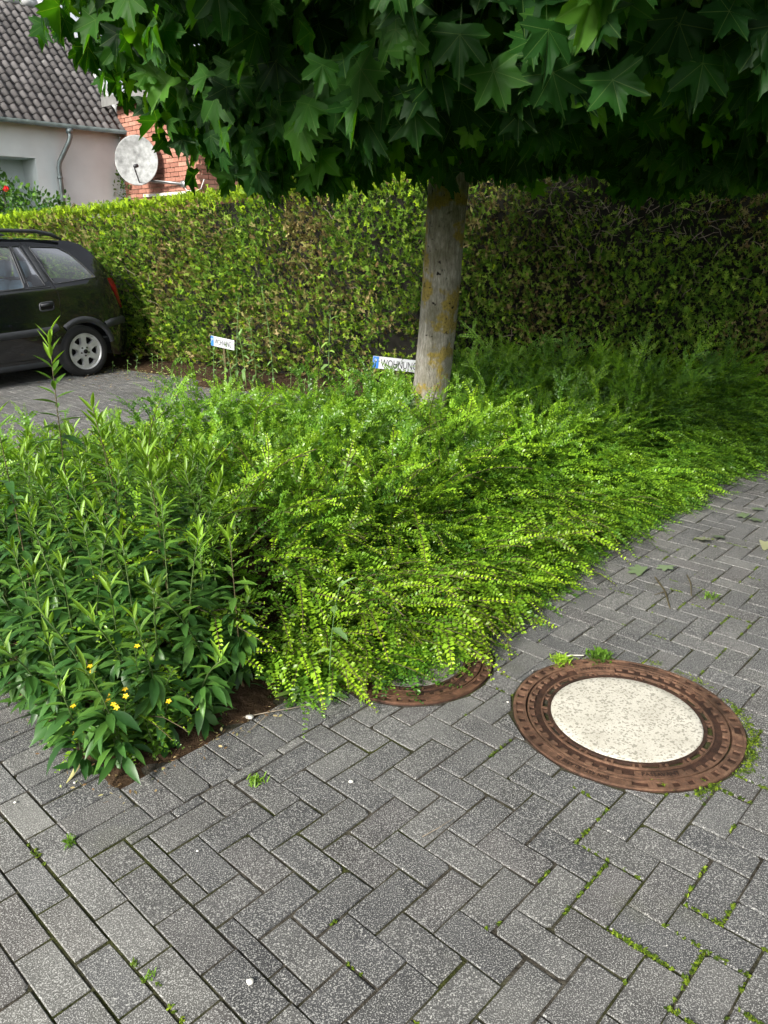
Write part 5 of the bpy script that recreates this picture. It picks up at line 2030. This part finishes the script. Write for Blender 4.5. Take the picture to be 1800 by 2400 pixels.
def dense(poly, step=0.04, closed=True):
    out = []
    n = len(poly)
    for i in range(n if closed else n - 1):
        p, q_ = poly[i], poly[(i + 1) % n]
        k = max(1, int(math.hypot(q_[0] - p[0], q_[1] - p[1]) / step))
        out += [(p[0] + (q_[0] - p[0]) * j / k, p[1] + (q_[1] - p[1]) * j / k) for j in range(k)]
    return out


def rounded(poly, r, n=4):
    out = []
    m = len(poly)
    for i in range(m):
        p, c, q_ = Vector(poly[i - 1]), Vector(poly[i]), Vector(poly[(i + 1) % m])
        a_, b_ = c + (p - c).normalized() * r, c + (q_ - c).normalized() * r
        for k in range(n + 1):
            t = k / n
            v_ = a_ * (1 - t) ** 2 + c * 2 * t * (1 - t) + b_ * t * t
            out.append((v_.x, v_.y))
    return out


def cdt_regions(outlines, grid, bounds):
    pts, edges = [], []
    for o_ in outlines:
        i0 = len(pts)
        pts += [Vector(p) for p in o_]
        edges += [(i0 + k, i0 + (k + 1) % len(o_)) for k in range(len(o_))]
    x0, x1, y0, y1 = bounds
    nx_, ny_ = int((x1 - x0) / grid), int((y1 - y0) / grid)
    for i in range(nx_ + 1):
        for j in range(ny_ + 1):
            pts.append(Vector((x0 + (x1 - x0) * i / nx_ + 0.003 * (j % 2), y0 + (y1 - y0) * j / ny_)))
    r = delaunay_2d_cdt(pts, edges, [], 0, 1e-5)
    return r[0], r[2]


def arch(cs, r, n=18):
    return [(cs + r * math.cos(math.pi * k / n), 0.30 + r * math.sin(math.pi * k / n)) for k in range(n + 1)]


rear_arch, front_arch = arch(0.0, 0.355), arch(-2.694, 0.355)
outline = prof + [(-3.05, 0.2)] + [(p[0], p[1]) for p in front_arch[::-1]] + [(-2.33, 0.2), (-0.36, 0.22)] + rear_arch[::-1] + [(0.37, 0.24)]
outline = outline[:len(prof)] + [(-3.06, 0.22)] + front_arch[::-1] + [(-2.33, 0.21), (-0.37, 0.23)] + rear_arch[::-1] + [(0.38, 0.23)]
w_rear_door = rounded([(-1.33, 1.03), (-0.66, 1.085), (-0.655, 1.535), (-1.30, 1.545)], 0.03)
w_vent = rounded([(-0.605, 1.09), (-0.405, 1.105), (-0.53, 1.54), (-0.62, 1.54)], 0.015)
w_quarter = rounded([(-0.285, 1.118), (0.285, 1.175), (0.17, 1.335), (0.06, 1.455), (-0.06, 1.525), (-0.42, 1.535)], 0.03)
w_front = rounded([(-2.25, 1.03), (-1.42, 1.03), (-1.42, 1.54), (-1.72, 1.49)], 0.03)
lamp = rounded([(0.44, 1.165), (0.56, 1.16), (0.68, 0.80), (0.60, 0.79)], 0.03)
windows = [w_rear_door, w_vent, w_quarter, w_front]
verts2, faces2 = cdt_regions([dense(outline), *windows, lamp], 0.06, (-3.6, 0.74, 0.2, 1.64))
buckets = {'body': [], 'glass0': [], 'glass1': [], 'glass2': [], 'glass3': [], 'lamp': []}
for f_ in faces2:
    c_ = sum((verts2[i] for i in f_), Vector((0, 0))) / len(f_)
    if not in_poly(c_, outline):
        continue
    key = 'body'
    for k, w_ in enumerate(windows):
        if in_poly(c_, w_):
            key = 'glass%d' % k
    if in_poly(c_, lamp):
        key = 'lamp'
    buckets[key].append(f_)


def side_mesh(mb, faces, sgn, inset=0.0):
    used = sorted({i for f_ in faces for i in f_})
    mp_ = {i: k for k, i in enumerate(used)}
    mb.add([(verts2[i].x, sgn * (side_y(verts2[i].x, verts2[i].y) - inset), verts2[i].y) for i in used],
           [tuple(mp_[i] for i in (f_ if sgn < 0 else f_[::-1])) for f_ in faces])


# body: both sides, and the skin across roof, bonnet, tail
mb = MB()
for sg in (1, -1):
    side_mesh(mb, buckets['body'], sg)
body = cpart('body', mb, M_PAINT)
pd = dense(prof, 0.06, False) + [prof[-1]]
mb_b, mb_g = MB(), MB()


def across(mb, pts):
    nn = 11
    V, F = [], []
    for s, z in pts:
        yw = side_y(s, z)
        bul = 0.035 if z > 1.5 else 0.02
        for k in range(nn):
            f_ = -1 + 2 * k / (nn - 1)
            ex = (1 - f_ * f_)
            V.append((s + (0.10 * ex if s > 0.2 else (-0.10 * ex if s < -2.9 else 0)), f_ * yw, z + (bul * ex if -2.9 < s < 0.3 else 0)))
    for i in range(len(pts) - 1):
        for k in range(nn - 1):
            F.append((i * nn + k, i * nn + k + 1, (i + 1) * nn + k + 1, (i + 1) * nn + k))
    mb.add(V, F)


def seg_of(c0, c1):
    return [p for p in pd if c0(p) and c1(p)]


i_rw0 = next(i for i, p in enumerate(pd) if p[1] >= 1.10)
i_rw1 = next(i for i, p in enumerate(pd) if p[1] >= 1.47)
i_ws0 = next(i for i, p in enumerate(pd) if p[0] < -1.6 and p[1] < 1.56)
i_ws1 = next(i for i, p in enumerate(pd) if p[0] < -2.45)
across(mb_b, pd[:i_rw0 + 1])
across(mb_g, pd[i_rw0:i_rw1 + 1])
across(mb_b, pd[i_rw1:i_ws0 + 1])
across(mb_g, pd[i_ws0:i_ws1 + 1])
across(mb_b, pd[i_ws1:])
cpart('roof_and_ends', mb_b, M_PAINT)
cpart('windscreens', mb_g, M_GLASS)
for k in range(4):
    for sg in (1, -1):
        mb = MB()
        side_mesh(mb, buckets['glass%d' % k], sg, 0.008)
        cpart('window', mb, M_GLASS)
        # rubber seal round each window
        w_ = windows[k]
        mb = MB()
        loop = [(p[0], sg * (side_y(*p) - 0.002), p[1]) for p in w_]
        mb.tube(loop + loop[:1], 0.009, 5, False)
        cpart('window_seal', mb, M_TRIM)
for sg in (1, -1):
    mb = MB()
    side_mesh(mb, buckets['lamp'], sg, -0.006)
    cpart('tail_lamp', mb, M_LAMP)


def strip_on_side(mb, line, half, lift, sg):
    """raised moulding that follows the side: line of (s, z)"""
    V, F = [], []
    for i, (s, z) in enumerate(line):
        p0, p1 = line[max(0, i - 1)], line[min(len(line) - 1, i + 1)]
        d = Vector((p1[0] - p0[0], p1[1] - p0[1])).normalized()
        nrm_ = Vector((-d.y, d.x))
        for o_, lf in ((-1, -0.004), (-0.75, lift), (0.6, lift), (1, -0.004)):
            q_ = (s + nrm_.x * half * o_, z + nrm_.y * half * o_)
            V.append((q_[0], sg * (side_y(*q_) + lf), q_[1]))
    for i in range(len(line) - 1):
        for k in range(3):
            F.append((i * 4 + k, i * 4 + k + 1, i * 4 + k + 5, i * 4 + k + 4))
    mb.add(V, F)


for sg in (1, -1):
    mb = MB()
    strip_on_side(mb, dense([(-2.28, 0.53), (-1.4, 0.555), (-0.7, 0.585), (-0.42, 0.60), (-0.34, 0.635), (-0.305, 0.665)], 0.05, False), 0.045, 0.022, sg)
    cpart('door_moulding', mb, M_TRIM)
    mb = MB()
    strip_on_side(mb, [(0.0 + 0.395 * math.cos(a_), 0.30 + 0.395 * math.sin(a_)) for a_ in np.linspace(R(130), R(15), 16)], 0.038, 0.024, sg)
    strip_on_side(mb, dense([(0.30, 0.60), (0.40, 0.635), (0.62, 0.645), (0.70, 0.63)], 0.04, False), 0.05, 0.022, sg)
    cpart('wheel_arch_moulding', mb, M_TRIM)
    mb = MB()
    strip_on_side(mb, [(-2.694 + 0.395 * math.cos(a_), 0.30 + 0.395 * math.sin(a_)) for a_ in np.linspace(R(165), R(15), 16)], 0.038, 0.024, sg)
    cpart('wheel_arch_moulding', mb, M_TRIM)
    # door gaps
    for ln_ in ([(-0.50, 1.59), (-0.30, 1.10), (-0.265, 1.0), (-0.27, 0.80), (-0.31, 0.68)], [(-1.375, 1.58), (-1.375, 0.27)], [(-1.375, 0.27), (-0.42, 0.285)]):
        mb = MB()
        strip_on_side(mb, dense(ln_, 0.05, False), 0.005, 0.0015, sg)
        cpart('door_gap', mb, M_HOLE)
    # window frame of the rear door
    mb = MB()
    strip_on_side(mb, dense([(-0.468, 1.56), (-0.355, 1.10)], 0.05, False), 0.036, 0.003, sg)
    strip_on_side(mb, dense([(-0.632, 1.545), (-0.63, 1.09)], 0.05, False), 0.013, 0.003, sg)
    strip_on_side(mb, dense([(-2.3, 1.012), (-0.3, 1.09)], 0.05, False), 0.012, 0.004, sg)
    cpart('door_frame', mb, M_TRIM)
    # handle: a rim with a dark hollow
    mb = MB()
    yy = sg * (side_y(-0.44, 0.875) + 0.004)
    hr = rounded([(-0.525, 0.822), (-0.355, 0.836), (-0.355, 0.925), (-0.525, 0.911)], 0.03)
    mb.tube([(p[0], yy, p[1]) for p in hr] + [(hr[0][0], yy, hr[0][1])], 0.012, 5, False)
    mb.tube([(-0.515, yy, 0.888), (-0.365, yy, 0.902)], 0.02, 6)
    hd = cpart('door_handle', mb, M_TRIM)
    mb = MB().add([(p[0], yy - sg * 0.002, p[1]) for p in hr], [tuple(range(len(hr)))])
    cpart('handle_hollow', mb, M_HOLE, hd, False)
    # roof rail
    mb = MB()
    ry = sg * 0.60
    mb.tube([(-2.0, ry, 1.60), (-1.85, ry, 1.685), (-1.6, ry, 1.705), (-0.9, ry, 1.712), (-0.32, ry, 1.706), (-0.12, ry, 1.67), (0.0, ry, 1.615)], [0.016, 0.02, 0.021, 0.021, 0.021, 0.024, 0.016], 8)
    mb.tube([(-0.86, ry, 1.62), (-0.93, ry, 1.70)], 0.026, 8)
    cpart('roof_rail', mb, M_TRIM)
    # sill
    mb = MB()
    strip_on_side(mb, dense([(-2.3, 0.19), (-0.40, 0.21)], 0.1, False), 0.035, 0.012, sg)
    cpart('sill', mb, M_TRIM)
    # mirror
    mb = MB().box((-2.12, sg * 0.96, 1.06), (0.05, 0.10, 0.075))
    cpart('mirror', mb, M_PAINT)


def wheel(s, sg):
    Wm = Matrix.Translation((s, sg * (HW - 0.115), 0.305)) @ Matrix.Rotation(-sg * math.pi / 2, 4, 'X')
    tp = [(0.218, -0.085), (0.25, -0.098), (0.29, -0.095), (0.308, -0.07), (0.311, 0.0), (0.308, 0.07), (0.29, 0.095), (0.25, 0.098), (0.222, 0.088), (0.215, 0.07)]
    wmb = MB().lathe(tp, 40, Wm)
    ty = cpart('wheel', wmb, M_TYRE)
    # rim: dish with six openings
    holes = []
    for k in range(6):
        c_ = R(60 * k)
        inner, outer = 0.095, 0.178
        h_ = [(inner * math.cos(c_ - 0.17), inner * math.sin(c_ - 0.17)), (outer * math.cos(c_ - 0.33), outer * math.sin(c_ - 0.33)),
              (outer * 1.03 * math.cos(c_), outer * 1.03 * math.sin(c_)), (outer * math.cos(c_ + 0.33), outer * math.sin(c_ + 0.33)), (inner * math.cos(c_ + 0.17), inner * math.sin(c_ + 0.17))]
        holes.append(rounded(h_, 0.022, 3))
    ring = [(0.212 * math.cos(2 * math.pi * k / 48), 0.212 * math.sin(2 * math.pi * k / 48)) for k in range(48)]
    v2, f2 = cdt_regions([ring, *holes], 0.03, (-0.2, 0.2, -0.2, 0.2))
    keep_ = []
    for f_ in f2:
        c_ = sum((v2[i] for i in f_), Vector((0, 0))) / len(f_)
        if c_.length < 0.211 and not any(in_poly(c_, h_) for h_ in holes):
            keep_.append(f_)
    used = sorted({i for f_ in keep_ for i in f_})
    mp_ = {i: k for k, i in enumerate(used)}
    rm = MB()

    def zz(p):
        r_ = p.length
        return 0.066 + 0.022 * max(0, 1 - r_ / 0.06) - 0.012 * math.exp(-((r_ - 0.075) / 0.02) ** 2)
    rm.add([Wm @ Vector((v2[i].x, v2[i].y, zz(v2[i]))) for i in used], [tuple(mp_[i] for i in f_) for f_ in keep_])
    for h_ in holes:                                        # walls of the openings
        n_ = len(h_)
        rm.add([Wm @ Vector((p[0], p[1], zz(Vector(p)))) for p in h_] + [Wm @ Vector((p[0], p[1], 0.02)) for p in h_], [(k, (k + 1) % n_, n_ + (k + 1) % n_, n_ + k) for k in range(n_)])
    rm.lathe([(0.205, 0.064), (0.214, 0.082), (0.221, 0.086), (0.224, 0.08)], 48, Wm)
    rim = cpart('rim', rm, M_ALLOY, ty)
    dk = MB().lathe([(0.001, 0.0), (0.214, 0.0)], 32, Wm)
    cpart('brake_disc', dk, M_HOLE, ty)
    lg = MB()
    for k in range(5):
        a_ = 2 * math.pi * k / 5 + 0.3
        lg.lathe([(0.0005, 0.075), (0.0095, 0.075), (0.0095, 0.05)], 8, Wm @ Matrix.Translation((0.052 * math.cos(a_), 0.052 * math.sin(a_), 0)))
    lg.lathe([(0.0005, 0.0895), (0.026, 0.0893), (0.026, 0.06)], 16, Wm)
    cpart('wheel_bolts', lg, M_HOLE, ty)


for s_ in (0.0, -2.694):
    for sg in (1, -1):
        wheel(s_, sg)
# inside: floor tub, arches, seats
mb = MB().box((-1.4, 0, 0.33), (2.0, 0.70, 0.1)).box((-2.75, 0, 0.62), (0.5, 0.62, 0.2)).box((0.15, 0, 0.52), (0.42, 0.52, 0.24))
cpart('interior', mb, M_CARIN, smooth=False)


def cushion(mb, c, h, rx=0.0):
    """soft block"""
    V, F = [], []
    n1 = 7
    for i in range(n1):
        for j in range(12):
            th_, ph_ = math.pi * i / (n1 - 1), 2 * math.pi * j / 12
            q_ = [math.sin(th_) * math.cos(ph_), math.sin(th_) * math.sin(ph_), math.cos(th_)]
            q_ = [math.copysign(abs(v_) ** 0.45, v_) for v_ in q_]
            p_ = Matrix.Rotation(rx, 3, 'Y') @ Vector((q_[0] * h[0], q_[1] * h[1], q_[2] * h[2]))
            V.append((p_.x + c[0], p_.y + c[1], p_.z + c[2]))
    for i in range(n1 - 1):
        for j in range(12):
            F.append((i * 12 + j, i * 12 + (j + 1) % 12, (i + 1) * 12 + (j + 1) % 12, (i + 1) * 12 + j))
    mb.add(V, F)


for s_, ys in ((-0.55, (-0.42, 0.0, 0.42)), (-1.45, (-0.37, 0.37))):
    for y_ in ys:
        mb = MB()
        cushion(mb, (s_ - 0.25, y_, 0.55), (0.26, 0.21, 0.09))
        cushion(mb, (s_ + 0.02, y_, 0.85), (0.08, 0.21, 0.32), 0.2)
        st_ = cpart('seat', mb, M_SEAT)
        mb = MB()
        cushion(mb, (s_ + 0.10, y_, 1.28), (0.05, 0.13, 0.10), 0.15)
        cpart('headrest', mb, M_SEAT, st_)
mb = MB().box((0.28, 0, 0.72), (0.20, 0.6, 0.02))
cpart('parcel_shelf', mb, M_CARIN, smooth=False)
print('maple leaves', N_MAPLE, 'sprays', N_HONEY, 'objects', len(bpy.data.objects), 'tris', sum(len(o.data.polygons) for o in bpy.data.objects if o.type == 'MESH'))
